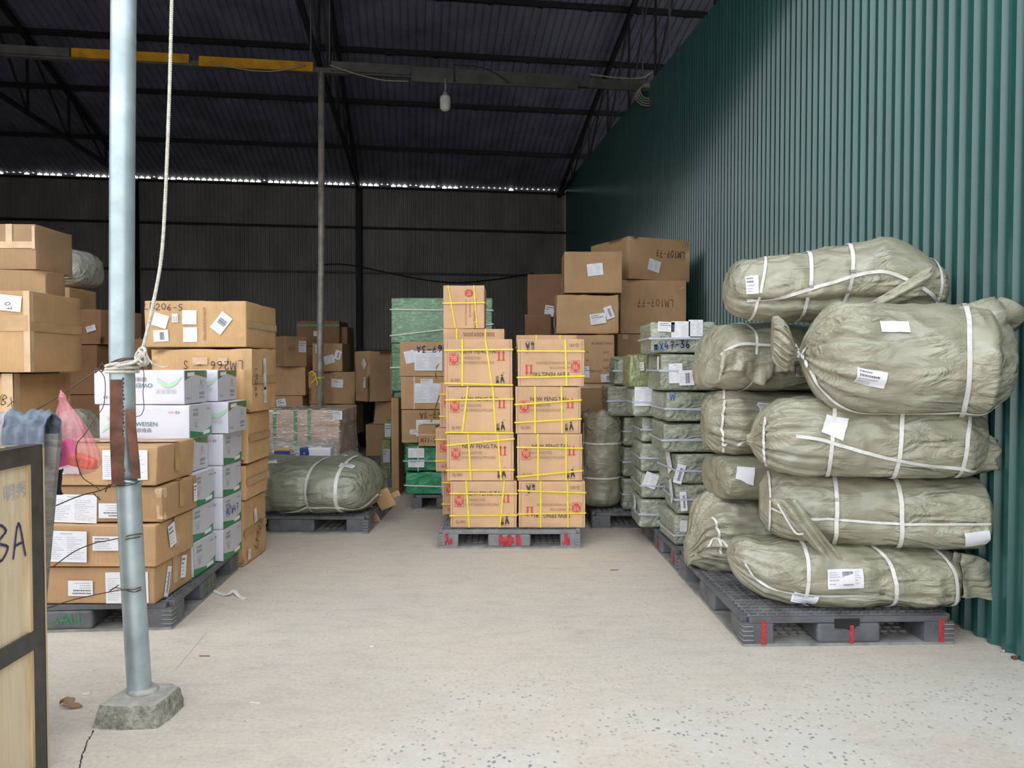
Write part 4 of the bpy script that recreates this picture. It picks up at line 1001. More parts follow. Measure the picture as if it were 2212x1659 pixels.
mb = MB(); V = []; F = []; nu, nv = 16, 28
for i in range(nu+1):
    u = i/nu
    for j in range(nv):
        a = 2*math.pi*j/nv; r_ = (1-.55*u)*(1+.10*math.sin(6*a+u*4)+.06*math.sin(11*a)); V.append(Vector((b3.L-.17+u*.20+.012*math.sin(4*a), -.03-.02*u+math.sin(a)*r_*.13*(1-.5*u), -.02-.05*u+math.cos(a)*r_*.165)))
    if i:
        for j in range(nv): F.append(((i-1)*nv+j, (i-1)*nv+(j+1)%nv, i*nv+(j+1)%nv, i*nv+j))
F.append(tuple(nu*nv+j for j in range(nv)))
mb.mesh_data([b3.A-b3.loc+b3.xa*v.x+b3.ya*v.y+b3.za*v.z for v in V], F, 'bag_sage', True); o = mb.build('loose_end', b3.g); o['label'] = 'crumpled loose end at the right'

s = Sack(pA(1665, 3.62, 1.385), pA(2184, 3.34, 1.370), .262, .285, [], seed=4, amp=.012, straps=((.80,.0,.035),), warp=.028, pleat=pl_tie(.42, .12, .17), k=20, n=2.25)
s.st = [(0,.34,.34,0,.10),(.03,.42,.42,0,.08),(.07,.40,.38,0,.05),(.105,.16,.16,0,.03),(.125,.09,.09,0,.02),(.15,.30,.28,0,.02),(.20,.64,.62,0,.01),(.28,.92,.92,0,.01),(.40,1,1,0,.0),(.7,1,1.0,0,0),(.9,.98,.96,0,-.005),(s.L-.12,.86,.84,0,0),(s.L-.04,.60,.60,0,.0),(s.L,.25,.22,0,.0)]
b4 = sack_obj('huge bulging sage sack tied at its left end, second from top of the front stack', s, 'bag_sage', SG, res=(150, 130))
sk_ring(b4, .84, .0, .020, curve=-.05); sk_line(b4, [(.14, -.1), (.18, -.7), (.30, -1.0), (.5, -1.12), (.8, -1.10), (.95, -1.1)], .016)
sk_line(b4, [(.10, .9), (.13, .1), (.16, -.5)], .014); sk_line(b4, [(.155, .35), (.13, -.1), (.115, -.6)], .014)
sk_label(b4, .50, .55, .12, .07, 0, 'plain'); sk_label(b4, .40, -.28, .125, .075, -8, 'addr')
# crumpled corner tuft sticking up at the right end
mb = MB(); V = []; F = []; nu, nv = 18, 26
for i in range(nu+1):
    u = i/nu
    for j in range(nv):
        a = 2*math.pi*j/nv; r_ = (.15*(1-u)**.6+.035*math.sin(u*3.1)+.014)*(1+.22*math.sin(5*a+u*3)+.1*math.sin(9*a)); V.append(Vector((s.L-.23+u*.13+math.cos(a)*r_*1.1, -.06+math.sin(a)*r_*.6, .13+u*.155+.01*math.cos(3*a))))
    if i:
        for j in range(nv): F.append(((i-1)*nv+j, (i-1)*nv+(j+1)%nv, i*nv+(j+1)%nv, i*nv+j))
F.append(tuple(nu*nv+j for j in range(nv)))
mb.mesh_data([b4.A-b4.loc+b4.xa*v.x+b4.ya*v.y+b4.za*v.z for v in V], F, 'bag_sage', True); o = mb.build('corner_tuft', b4.g); o['label'] = 'twisted corner tuft poking up'

s = Sack(pA(1560, 4.02, 1.785), pA(2026, 3.84, 1.765), .192, .26, [], seed=5, amp=.017, straps=((.15,.03,.035),(.40,.0,.03),(.60,.0,.03),(1.02,.0,.06)), grooves=((-.50,.12,.17),), warp=.034, n=2.4)
s.st = [(0,.20,.20,0,-.02),(.02,.46,.50,0,-.02),(.07,.74,.76,0,-.01),(.15,.88,.88,0,-.01),(.35,.97,.96,0,0),(.62,1,1.05,0,.02),(.80,1,1.18,0,.03),(.92,1,1.06,0,.01),(1.02,.92,.90,0,-.01),(s.L-.06,.84,.78,0,-.02),(s.L-.015,.52,.48,0,-.02),(s.L,.2,.2,0,-.02)]
b5 = sack_obj('lumpy sage sack with four bands round it, top of the front stack', s, 'bag_sage', SG, res=(140, 110))
sk_ring(b5, .17, .03, .014); sk_ring(b5, .40, .02, .018, curve=.0); sk_ring(b5, .59, .03, .018); sk_ring(b5, 1.02, -.0, .014); sk_line(b5, [(.10, -.55), (.4, -.15), (.65, .05), (.8, .0), (.95, -.2), (s.L-.05, -.55)], .017)
sk_buckle(b5, .59, .1); sk_buckle(b5, .40, -.1); sk_label(b5, .12, .0, .06, .10, 4, 'addr')
mb = MB(); V = []; F = []
for i in range(15):
    u = i/14
    for j in range(20):
        a = 2*math.pi*j/20; r_ = (.012+.055*(1-u))*(1+.35*math.sin(4*a+u*6)); c = Vector((.93-.30*u, -.275-.02*math.sin(u*3), .0-.14*u)); V.append(c+Vector((.5*math.cos(a)*r_, .55*math.sin(a)*r_, math.cos(a)*r_)))
    if i:
        for j in range(20): F.append(((i-1)*20+j, (i-1)*20+(j+1)%20, i*20+(j+1)%20, i*20+j))
mb.mesh_data([b5.A-b5.loc+b5.xa*v.x+b5.ya*v.y+b5.za*v.z for v in V], F, 'bag_sage', True); o = mb.build('twisted_end', b5.g); o['label'] = 'twisted tied-off cloth end'

# second row, left of and behind the front row
SB = 'sacks of the second row by the green wall'
s = Sack(pA(1484, 4.30, .36), pA(1720, 4.36, .36), .225, .25, [], seed=6, amp=.014, warp=.03, pleat=pl_tie(.42, .03, .16), k=16, n=2.3)
s.st = [(0,.22,.30,0,-.13),(.03,.34,.40,0,-.09),(.06,.56,.66,0,-.03),(.12,.82,.90,0,0),(.22,1,1,0,0),(s.L-.1,1,1,0,0),(s.L,.5,.5,0,0)]
c_1 = sack_obj('sage sack with a torn hole and crossed bands, bottom left on the near pallet', s, 'bag_sage', SB, res=(80, 90))
sk_line(c_1, [(.03, -.3), (.12, .0), (.22, -.45)], .014); sk_line(c_1, [(.10, .6), (.12, .1), (.14, -.4)], .014)
s = Sack(pA(1556, 3.98, .30), pA(1640, 4.02, .31), .165, .14, [(0,.5,.5,0,-.03),(.05,.9,.9,0,0),(.15,1,1,0,0),(.22,.8,.8,0,0)], seed=16, amp=.016, warp=.02, n=2.3, pleat=lambda x: .25, k=12)
s = Sack(pA(1531, 4.22, .70), pA(1760, 4.30, .70), .125, .21, st_round(.62, .05, .12), seed=7, amp=.010, warp=.02, n=3.2)
s.st = st_round(s.L, .05, .12); c_2 = sack_obj('small sage sack with a crumpled white patch, second row above the torn one', s, 'bag_sage_dark', SB, res=(70, 72))
sk_label(c_2, .13, .25, .10, .085, -10, 'plain')
s = Sack(pA(1522, 4.26, 1.015), pA(1780, 4.36, 1.015), .185, .25, [], seed=8, amp=.013, warp=.03, pleat=pl_tie(.40, .03, .17), k=18, n=2.4)
s.st = [(0,.25,.55,0,-.0),(.03,.45,.74,0,-.0),(.08,.74,.90,0,0),(.16,.95,1,0,0),(s.L-.1,1,1,0,0),(s.L,.5,.5,0,0)]
c_3 = sack_obj('sage sack with pinkish address slip, second row at chest height', s, 'bag_sage', SB, res=(80, 90))
sk_ring(c_3, .10, .0, .014, th0=-1.4, th1=1.4, curve=-.05); sk_line(c_3, [(.05, -.9), (.16, -.5), (.30, -.35)], .014); sk_label(c_3, .27, .50, .085, .085, -4, 'addr')
s = Sack(pA(1510, 4.24, 1.395), pA(1800, 4.40, 1.40), .195, .27, [], seed=9, amp=.014, warp=.02, n=3.0, grooves=((.1,.12,.08),), straps=((.22,.0,.03),))
s.st = [(0,.35,.35,0,-.09),(.03,.55,.55,0,-.07),(.06,.72,.72,0,-.03),(.13,.92,.96,0,0),(.25,1,1,0,0),(s.L-.1,1,1,0,0),(s.L,.5,.5,0,0)]
c_4 = sack_obj('boxy sage sack with a folded skirt, top of the second row beside the wrapped parcels', s, 'bag_sage', SB, res=(90, 90))
sk_ring(c_4, .22, .02, .014); sk_line(c_4, [(.05, .28), (.2, .26), (.32, .22)], .016)
mb = MB(); V = []; F = []
for i in range(31):
    u = i/30; x = .0+u*.46
    for j in range(9):
        v = j/8; y = -.285-.02*v-.022*math.sin(u*22+v*2)*v-.012*math.sin(u*51)*v; z = .03-.17*v+.02*math.sin(u*9)+.05*abs(math.sin(u*6))*v; V.append(Vector((x-.05*v*(1-u), y, z)))
    if i:
        for j in range(8): F.append(((i-1)*9+j, i*9+j, i*9+j+1, (i-1)*9+j+1))
mb.mesh_data([c_4.A-c_4.loc+c_4.xa*v.x+c_4.ya*v.y+c_4.za*v.z for v in V], F, 'bag_sage', True); o = mb.build('folded_skirt', c_4.g); o.modifiers.new('s', 'SOLIDIFY').thickness = .004; o['label'] = 'crumpled folded skirt of the sack mouth'

# big bundle on the floor pallet, middle left
s = Sack(Vector((-2.42, 6.20, .345)), pA(818, 6.08, .345), .222, .50, [], seed=11, amp=.012, warp=.03, n=2.3, straps=((.83,.0,.05),(.52,.0,.05)))
s.st = [(0,.35,.4,0,0),(.06,.72,.76,0,0),(.2,.95,.97,0,0),(.6,1,1,0,0),(.95,1,1.02,0,0),(1.1,.92,.96,0,0),(s.L-.10,.86,.86,0,-.01),(s.L-.04,.66,.62,0,-.02),(s.L,.25,.2,0,-.03)]
d1 = sack_obj('big squat sage bundle strapped twice, lying on a pallet in the middle of the hall', s, 'bag_green', None, 'bundle', res=(110, 90), name='bundle')
xx = lambda px, Y=5.72: (WX(px, Y)-s.A.x)/s.xa.x
sk_ring(d1, xx(677), .0, .028); sk_ring(d1, xx(741), .0, .028); sk_line(d1, [(xx(585), -1.05), (xx(640), -.75), (xx(678), -.50), (xx(741), -.48), (xx(790), -.85), (xx(815), -.95)], .028)
sk_label(d1, xx(770, 6.1), 1.05, .11, .07, 0, 'addr'); sk_label(d1, xx(600, 6.1), 1.15, .12, .07, 30, 'addr')
s = Sack(pA(732, 7.05, .34), pA(775, 6.98, .33), .20, .22, st_round(.38, .08), seed=12, amp=.01, warp=.02); s.st = st_round(s.L, .09); d2 = sack_obj('smaller sage bundle lying right behind the big strapped one', s, 'bag_green', None, 'bundle', res=(50, 60), name='bundle')
sk_label(d2, .17, .9, .10, .06, 35, 'addr')
# torn cardboard on the floor beside it
t = thing('cardboard_scrap', 'torn folded cardboard scrap leaning against the big sage bundle', 'cardboard', (WX(838, 6.25), 6.25, .002), R(-20))
for (a, c, nm) in (((-.10, -.09, .04), (-.02, .02, .36), 'flap'), ((-.03, -.07, .13), (.13, .02, .30), 'panel'), ((.05, -.05, .22), (.16, -.02, .27), 'flap')):
    V, F = rbox(abs(c[0]-a[0]), .012, abs(c[2]-a[2]), .004, .004, nseed(), 4, 8); mb = MB()
    mb.mesh_data(V, F, 'kraft_warm', True, Matrix.Translation(((a[0]+c[0])/2, a[1], a[2]-.04 if a[2] < .05 else a[2])) @ Matrix.Rotation(R(-24), 4, 'Y') @ Matrix.Rotation(R(14), 4, 'X')); mb.build(nm, t)

# film-wrapped stack and clear bundle behind the big sage bundle
b = carton('film-wrapped pinkish carton block with green bands behind the big sage bundle', 560, 7.45, 733, 7.40, .14, .895, .62, 'mauve_panel', cat='wrapped cartons', name='wrapped_cartons', amp=.004)
for f_ in (.20, .46, .63): boxstrap(b, 'v', f_, f_, .035, 'green_print', .005)
boxstrap(b, 'h', .80, .80, .02, 'tan_pack', .004)
V, F = rbox(b.w+.06, b.d+.06, b.h+.02, .03, .03, 77, 14, 7); mb = MB(); mb.mesh_data(V, F, 'clear_film', True); mb.build('stretch_film', b.root)
sticker(b, 'front', .98, .93, .10, .09, 0, 'addr')
pallet('dark pallet under the film-wrapped carton block', -2.14, 7.72, 0, 1.0, .72, .14)
t = thing('film_bundle', 'clear film bundle showing small blue and tan packs, on the big sage bundle', 'bundle', (WX(640, 6.9), 7.02, .14))
mb = MB(); V, F = rbox(.74, .40, .49, .09, .05, 41, 12, 5); mb.mesh_data(V, F, 'clear_film_grey', True); mb.build('film', t)
V, F = rbox(.68, .34, .30, .05, .01, 42, 5, 5); mb = MB(); mb.mesh_data(V, F, 'bag_green', True, Matrix.Translation((0,0,.02))); mb.build('inner_bag', t)
for (dx, ww, m_, lb) in ((-.11, .16, 'tan_pack', 'tan pack with a blue band'), (.10, .10, 'navy_pack', 'dark blue pack'), (.24, .22, 'paper', 'white folded pack'), (-.30, .12, 'olive_print', 'green pack')):
    mb = MB(); V, F = rbox(ww, .12, .11, .012, .006, nseed(), 4, 9); mb.mesh_data(V, F, m_, True, Matrix.Translation((dx, -.14, .325)))
    if m_ == 'tan_pack': mb.box(dx-ww*.46, dx+ww*.46, -.203, -.201, .345, .405, 'navy_pack')
    o = mb.build('pack', t); o['label'] = lb

# ------------------------------------------------------------ cartons at the back, middle left
BK = 'cartons by the inner post'
def col(lab, px0, px1, Y, z0, z1, d=.5, mat='kraft', grp=BK, dY=0, **k): return carton(lab, px0, Y, px1, Y+dY, z0, z1, d, mat, grp, **k)
c0 = col('brown carton at floor level left of the inner post, hidden', 590, 655, 10.62, 0, .45); c1_ = col('brown carton with white slip just above the film-wrapped block', 590, 655, 10.62, .45, .91)
sticker(c1_, 'front', .3, .72, .14, .16, 10, 'addr')
c2_ = col('plain brown carton in the middle of the column left of the inner post', 588, 661, 10.60, .91, 1.335)
c3_ = carton('brown carton turned edge-on, top of the column left of the inner post', 618, 10.4, 665, 10.66, 1.335, 1.78, .36, 'kraft', BK); sticker(c3_, 'front', .78, .66, .12, .16, 0, 'addr'); hand(c3_, 'front', '60', .3, .62, .07, 0, 'ink_brown')
h0 = col('brown carton on the floor right of the inner post', 692, 752, 10.55, 0, .345); g0 = col('brown carton with two white sheets right of the film-wrapped block', 670, 771, 10.5, .345, .79, amp=.01)
sticker(g0, 'front', .70, .72, .17, .13, 0, 'form'); sticker(g0, 'front', .55, .30, .15, .10, 0, 'addr')
f0 = col('brown carton behind the yellow ribbon with one printed label', 667, 768, 10.5, .79, 1.265, amp=.01); sticker(f0, 'front', .62, .64, .17, .12, -4, 'addr')
e0 = col('brown carton with three tilted labels, top of the column by the post', 676, 741, 10.5, 1.265, 1.68); sticker(e0, 'front', .22, .8, .09, .12, 0, 'addr'); sticker(e0, 'front', .56, .42, .15, .12, 15, 'form'); sticker(e0, 'front', .85, .58, .09, .13, -18, 'bar')
k0 = carton('dim brown carton hidden behind the columns, lowest', 648, 11.6, 730, 11.6, 0, .9, .6, 'kraft_dim', BK); k1 = carton('dim brown carton behind the labelled carton, middle', 648, 11.6, 735, 11.6, .9, 1.66, .6, 'kraft_dim', BK)
k2 = carton('dark brown carton with green tape, highest and farthest behind the inner post', 643, 11.6, 735, 11.6, 1.66, 2.07, .6, 'kraft_dim', BK)
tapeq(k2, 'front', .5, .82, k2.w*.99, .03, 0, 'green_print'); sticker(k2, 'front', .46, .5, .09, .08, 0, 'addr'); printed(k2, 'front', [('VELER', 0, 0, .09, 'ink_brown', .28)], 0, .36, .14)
k3 = carton('tall black-brown carton to the right of the green-taped one', 738, 11.7, 752, 11.7, 0, 1.98, .5, 'kraft_dim', BK)
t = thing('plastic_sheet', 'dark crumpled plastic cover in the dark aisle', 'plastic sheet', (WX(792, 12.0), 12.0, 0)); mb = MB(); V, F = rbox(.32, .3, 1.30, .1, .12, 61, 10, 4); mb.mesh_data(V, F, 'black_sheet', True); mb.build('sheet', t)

# right side of the dark aisle
AI = 'cartons at the dark aisle'
j0 = carton('brown carton low on the small pallet beside the dark aisle', 790, 9.62, 833, 9.62, .14, .565, .5, 'kraft', AI); 
j1 = carton('leaning brown carton above the low one beside the dark aisle', 806, 9.64, 844, 9.62, .565, .875, .4, 'kraft', AI, tilt=(.05, 0)); sticker(j1, 'left', .2, .6, .05, .12, 0, 'addr')
i0 = carton('tall brown carton with diamond label facing the dark aisle', 795, 9.4, 850, 9.62, .875, 1.545, .40, 'kraft', AI, amp=.012); sticker(i0, 'left', .75, .75, .10, .12, 45, 'addr'); sticker(i0, 'left', .78, .38, .07, .14, 0, 'addr')
pw0 = carton('narrow green wrapped parcel standing beside the dark aisle', 822, 8.55, 844, 8.55, 0, .47, .25, 'olive_wrap', None, 'parcel', 'wrapped_parcel', r=.012); sticker(pw0, 'front', .6, .6, .08, .16, 0, 'addr')
pw1 = carton('second green wrapped parcel, above the narrow one by the dark aisle', 830, 8.55, 846, 8.55, .47, .70, .25, 'olive_wrap', None, 'parcel', 'wrapped_parcel', r=.012); sticker(pw1, 'front', .5, .5, .07, .16, 0, 'addr')
tb = carton('tall thin brown carton at the left foot of the green stack', 845, 7.45, 862, 7.45, 0, 1.02, .40, 'kraft', AI); sticker(tb, 'left', .6, .75, .05, .13, 0, 'addr'); printed(tb, 'left', [('MEAS.', 0, 0, .07, 'ink_brown', .24)], 90, .5, .35)

# tall green wrapped stack with cartons in front
GS = 'pale green wrapped bales behind the emerald parcels'
for lab, z0, z1, px0, px1 in (('pale green wrapped bale at the foot of the tall green stack', .14, .56, 858, 1010), ('pale green wrapped bale second from the bottom of the tall green stack', .56, 1.06, 850, 1010), ('pale green wrapped bale third from the bottom of the tall green stack', 1.06, 1.60, 845, 1010)):
    b = carton(lab, px0, 7.98, px1, 7.98, z0, z1, .7, 'green_wrap', GS, 'bale', 'wrapped_bale', amp=.012, r=.02); boxstrap(b, 'h', .5, .52, .015, 'white_strap', .008)
b = carton('large pale green wrapped bale, top of the tall green stack', 845, 7.98, 1065, 7.98, 1.60, 2.10, .7, 'pale_green_wrap', GS, 'bale', 'wrapped_bale', amp=.012, r=.02, tilt=(0,0))
boxstrap(b, 'h', .74, .72, .014, 'white_strap', .008); boxstrap(b, 'h', .16, .42, .014, 'white_strap', .010)
m1 = carton('emerald wrapped parcel at the bottom, on the dark pallet left of the yellow-strapped cartons', 875, 6.72, 975, 6.72, .142, .362, .5, 'emerald_wrap', 'emerald wrapped parcels', 'parcel', 'wrapped_parcel', amp=.014, r=.02, freq=5)
m2 = carton('emerald wrapped parcel with two white sheets, upper of the two', 873, 6.72, 975, 6.72, .362, .60, .5, 'emerald_wrap', 'emerald wrapped parcels', 'parcel', 'wrapped_parcel', amp=.014, r=.02, freq=5)
boxstrap(m1, 'h', .42, .36, .012, 'white_strap', .012); boxstrap(m1, 'v', .80, .80, .012, 'lilac_strap', .012); boxstrap(m2, 'v', .30, .30, .012, 'lilac_strap', .012); boxstrap(m2, 'h', .42, .42, .012, 'lilac_strap', .012)
sticker(m2, 'front', .26, .74, .15, .09, 0, 'form', off=.013); sticker(m2, 'front', .26, .32, .15, .07, 0, 'addr', off=.013)
CN = 'brown cartons stacked on the emerald parcels'
l3 = carton('brown carton with upside-down marker writing, resting on the emerald parcels', 867, 6.98, 975, 6.98, .60, .925, .42, 'kraft', CN)
l2 = carton('brown carton with a large white form, middle of the three by the green stack', 866, 6.98, 975, 6.98, .925, 1.245, .42, 'kraft', CN)
l1 = carton('brown carton with blue marker numbers, top of the three by the green stack', 864, 6.98, 975, 6.98, 1.245, 1.585, .42, 'kraft', CN)
for b, v in ((l1, .45), (l2, .5)): sticker(b, 'front', .56, v, .27, .19, 0, 'form')
sticker(l2, 'front', .52, .84, .12, .06, 0, 'addr', off=.0055); sticker(l1, 'front', .2, .56, .10, .12, 12, 'form', off=.004)
hand(l1, 'front', 'M67-3A', .62, .78, .062, 180, 'ink_blue', .75, .008, off=.006); sticker(l3, 'front', .58, .45, .27, .16, 0, 'form'); hand(l3, 'front', 'M67-3A', .62, .84, .055, 180, 'ink_black', .72); boxstrap(l2, 'v', .27, .27, .008, 'white_strap', .003)
sticker(l3, 'front', .27, .33, .09, .05, 0, 'small', off=.0056)
lm = carton('small brown carton with marker scrawl perched on the emerald parcels', 903, 6.68, 942, 6.66, .602, .80, .19, 'kraft', None); hand(lm, 'front', 'LM77-7', .5, .28, .042, 0, 'ink_black', .62)
tapeq(lm, 'front', .5, .55, .16, .02, 0, 'tape_clear')

# ------------------------------------------------------------ yellow-strapped cartons
def fprint(b, face='front', flip=False, scale=1.0):
    w, h = b.w, b.h; mb = MB(); X = lambda u: (u-.5)*w; Zf = lambda v: (v-.5)*h
    # rounded red frame, octagon and numerals
    cx, cy = X(.135), Zf(.58); a, bb = .062*w/.5, .062
    def rr(a, bb, r_, n=4):
        P = []
        for (sx_, sy_, a0) in ((1,1,0),(-1,1,90),(-1,-1,180),(1,-1,270)):
            for i in range(n+1): q = R(a0+90*i/n); P.append((cx+sx_*(a-r_)+r_*math.cos(q), cy+sy_*(bb-r_)+r_*math.sin(q)))
        return P
    Po, Pi = rr(.034, .044, .007), rr(.031, .041, .005); n = len(Po)
    for i in range(n): j = (i+1) % n; mb.face([(*Po[i], 0), (*Po[j], 0), (*Pi[j], 0), (*Pi[i], 0)], 'red_print')
    mb.face([(cx+.0305*math.cos(R(q))*1.0, cy+.038*math.sin(R(q)), 0) for q in (22.5, 67.5, 112.5, 157.5, 202.5, 247.5, 292.5, 337.5)], 'red_print')
    for (sx_, sy_) in ((1,1),(-1,1),(-1,-1),(1,-1)): pass
    add_text(mb, '98', cx, cy, .062, 'kraft_yellow', .044, z=.0006)
    # title with serif feet
    tx, ty = X(.50), Zf(.735); add_text(mb, 'NEW FENG.TAI', tx, ty, .043, 'ink_black', .265, z=.0003)
    me = text_mesh('NEW FENG.TAI'); 
    add_text(mb, 'AUY MANUFACTUTER:', X(.375), Zf(.60), .027, 'ink_brown_pale', .155); add_text(mb, 'OF MOTORVEHICLE MOULDING', X(.475), Zf(.50), .027, 'ink_brown_pale', .255)
    add_text(mb, 'Q-501', X(.16), Zf(.13), .032, 'ink_brown', .07)
    for ax in (.80, .865):   # arrows on a bar
        x = X(ax); z0, z1 = Zf(.555), Zf(.75); s_ = .0055
        mb.face([(x-s_, z0, 0), (x+s_, z0, 0), (x+s_, z1-.014, 0), (x-s_, z1-.014, 0)], 'red_print'); mb.face([(x-.0125, z1-.016, 0), (x+.0125, z1-.016, 0), (x, z1+.003, 0)], 'red_print')
    mb.face([(X(.77), Zf(.548), 0), (X(.895), Zf(.548), 0), (X(.895), Zf(.558), 0), (X(.77), Zf(.558), 0)], 'red_print')
    # handling mark: small stack of goods beside a stooping figure, lines above
    mx, mz = X(.80), Zf(.05)
    for (x0, x1, z0, z1, m_) in ((-.022, .0, .008, .028, 'ink_black'), (-.022, -.012, .030, .058, 'ink_brown'), (-.011, -.001, .030, .062, 'ink_brown_pale'), (-.025, .045, .0, .002, 'ink_brown')): mb.face([(mx+x0, mz+z0, .0002), (mx+x1, mz+z0, .0002), (mx+x1, mz+z1, .0002), (mx+x0, mz+z1, .0002)], m_)
    mb.face([(mx+.010, mz+.008, 0), (mx+.016, mz+.008, 0), (mx+.024, mz+.030, 0), (mx+.036, mz+.010, 0), (mx+.043, mz+.012, 0), (mx+.036, mz+.038, 0), (mx+.028, mz+.058, 0), (mx+.014, mz+.050, 0), (mx+.012, mz+.032, 0)], 'ink_black')
    mb.face([(mx+.022+.008*math.cos(q*.9), mz+.066+.008*math.sin(q*.9), 0) for q in range(7)], 'ink_black')
    for q in range(3): mb.face([(mx+.026+q*.006, mz+.080+q*.002, 0), (mx+.029+q*.006, mz+.080+q*.002, 0), (mx+.031+q*.006, mz+.090, 0), (mx+.028+q*.006, mz+.090, 0)], 'ink_brown_pale')
    # press line frame
    for (x0, x1, z0, z1) in ((.035, .04, .03, .97), (.96, .965, .03, .97)): mb.face([(X(x0), Zf(z0), 0), (X(x1), Zf(z0), 0), (X(x1), Zf(z1), 0), (X(x0), Zf(z1), 0)], 'ink_brown_pale')
    return mb.build('printing', b.root, fm(b, face, .5, .5, 180 if flip else 0, .003))
YG = 'yellow-strapped cartons'
def ycart(lab, px0, px1, Y, z0, z1, flip, vs, hs, front=True, d=.42):
    b = carton(lab, px0, Y, px1, Y, z0, z1, d, 'kraft_yellow', YG, amp=.0035, r=.006)
    if front: fprint(b, 'front', flip)
    for f0, f1 in vs: boxstrap(b, 'v', f0, f1, .0125, 'yellow_strap', .0035)
    for f0, f1 in hs: boxstrap(b, 'h', f0, f1, .0115, 'yellow_strap', .005)
    return b
zy = [.137, .4895, .842, 1.195, 1.55]
ycart('yellow-strapped carton, bottom of the left front column', 972, 1117, 5.37, zy[0], zy[1], False, [(.285,.24),(.74,.81)], [(.265,.275),(.74,.735)])
ycart('yellow-strapped carton, second from the bottom of the left front column', 965, 1110, 5.37, zy[1], zy[2], False, [(.36,.32),(.81,.76)], [(.23,.24),(.76,.90)])
ycart('yellow-strapped carton, third from the bottom of the left front column', 963, 1108, 5.37, zy[2], zy[3], False, [(.245,.33),(.745,.70)], [(.03,.02),(.72,.74)])
ycart('yellow-strapped carton, top of the left front column', 961, 1107, 5.37, zy[3], zy[4], False, [(.26,.26),(.70,.60)], [(.07,.03),(.76,.78)])
ycart('yellow-strapped carton printed upside down, bottom of the right front column', 1120, 1265, 5.37, zy[0], zy[1], True, [(.33,.33),(.74,.73)], [(.30,.32),(.80,.755)])
ycart('yellow-strapped carton, second from the bottom of the right front column', 1117, 1258, 5.37, zy[1], zy[2], False, [(.32,.32),(.75,.75)], [(.09,.22),(.72,.70)])
ycart('yellow-strapped carton, third from the bottom of the right front column', 1113, 1255, 5.37, zy[2], zy[3], False, [(.30,.30),(.71,.70)], [(.24,.32),(.62,.72)])
ycart('yellow-strapped carton printed upside down, top of the right front column', 1118, 1262, 5.37, zy[3], zy[4], True, [(.735,.71)], [(.19,.22),(.75,.74)])
zr = [.137, .495, .85, 1.215]
ST = [(.28,.28),(.72,.72)]; SH = [(.25,.25),(.74,.74)]
r1 = ycart('yellow-strapped carton at the bottom of the left rear column', 955, 1085, 5.84, zr[0], zr[1], False, ST, SH); r2 = ycart('yellow-strapped carton sticking out to the left of the rear column', 941, 1078, 5.80, zr[1], zr[2], False, ST, SH)
r3 = ycart('yellow-strapped carton third up in the left rear column', 950, 1085, 5.82, zr[2], zr[3], False, ST, SH)
r4 = carton('yellow-strapped carton stamped with its measurements upside down', 958, 5.80, 1090, 5.80, zr[3], 1.648, .42, 'kraft_yellow', YG, amp=.003)
printed(r4, 'front', [('500X420X350%', 0, 0, .045, 'ink_brown', .25)], 180, .58, .90); boxstrap(r4, 'v', .22, .22, .012, 'yellow_strap', .0045); boxstrap(r4, 'v', .68, .69, .012, 'yellow_strap', .0045)
for b in (r2, r3, r4): sticker(b, 'left', .70, .6, .07, .10, 0, 'addr')
r5 = carton('yellow-strapped carton standing on end at the very top', 958, 5.84, 1047, 5.84, 1.648, 2.0, .42, 'kraft_yellow', YG, amp=.003)
boxstrap(r5, 'v', .30, .12, .010, 'yellow_strap', .0045); boxstrap(r5, 'v', .82, .74, .010, 'yellow_strap', .0045); boxstrap(r5, 'h', .585, .60, .011, 'yellow_strap', .006)
mb = MB(); mb.face([(.035*math.cos(R(22.5+45*q)), .03*math.sin(R(22.5+45*q)), 0) for q in range(8)], 'red_print'); add_text(mb, '98', 0, 0, .045, 'kraft_yellow', .035, R(-90), z=.0004)
mb.build('printed_logo', r5.root, fm(r5, 'front', .62, .82, 0, .003))
mb = MB(); add_text(mb, 'NEW FENG.TAI', 0, .055, .038, 'ink_brown', .235); add_text(mb, 'AUY MANUFACTUTER:', -.04, .015, .022, 'ink_brown_pale', .14); add_text(mb, 'OF MOTORVEHICLE MOULDING', -.01, -.018, .022, 'ink_brown_pale', .21); mb.build('printing', r5.root, fm(r5, 'front', .60, .34, -90, .003))
mb = MB(); add_text(mb, 'Q-501', 0, 0, .022, 'ink_brown', .05); mb.build('printing', r5.root, fm(r5, 'front', .14, .84, -90, .003))
for i, lab in enumerate(('yellow-strapped carton at the bottom of the right rear column', 'yellow-strapped carton second up in the right rear column', 'yellow-strapped carton third up in the right rear column')):
    ycart(lab, 1115, 1245, 5.84, zr[i], zr[i+1], False, ST, SH)
ycart('yellow-strapped carton whose top edge shows above the right front column', 1115, 1246, 5.82, zr[3], 1.598, False, [(.33,.33),(.72,.72)], SH)
# loose yellow strap tails on the left
P = [W(958, 780, 5.9), W(945, 790, 6.1), W(941, 805, 6.3), W(943, 818, 6.4)]
def flatstrap(lab, pts, wid, mat, name='strap_end', cat='strap', grp=None):
    Pq = catmull(pts, 8); mb = MB(); ribbon_path(mb, Pq, [Vector((.25,-.9,.3)).normalized()]*len(Pq), wid, mat, .001); return tag(mb.build(name), lab, cat, grp)
flatstrap('loose yellow strap curling beside the top yellow-strapped cartons', P, .016, 'yellow_strap')
flatstrap('loose yellow strap hanging across the brown cartons on the emerald parcels', [W(952, 842, 5.95), W(945, 868, 6.2), W(936, 895, 6.5), W(931, 912, 6.6)], .016, 'yellow_strap')

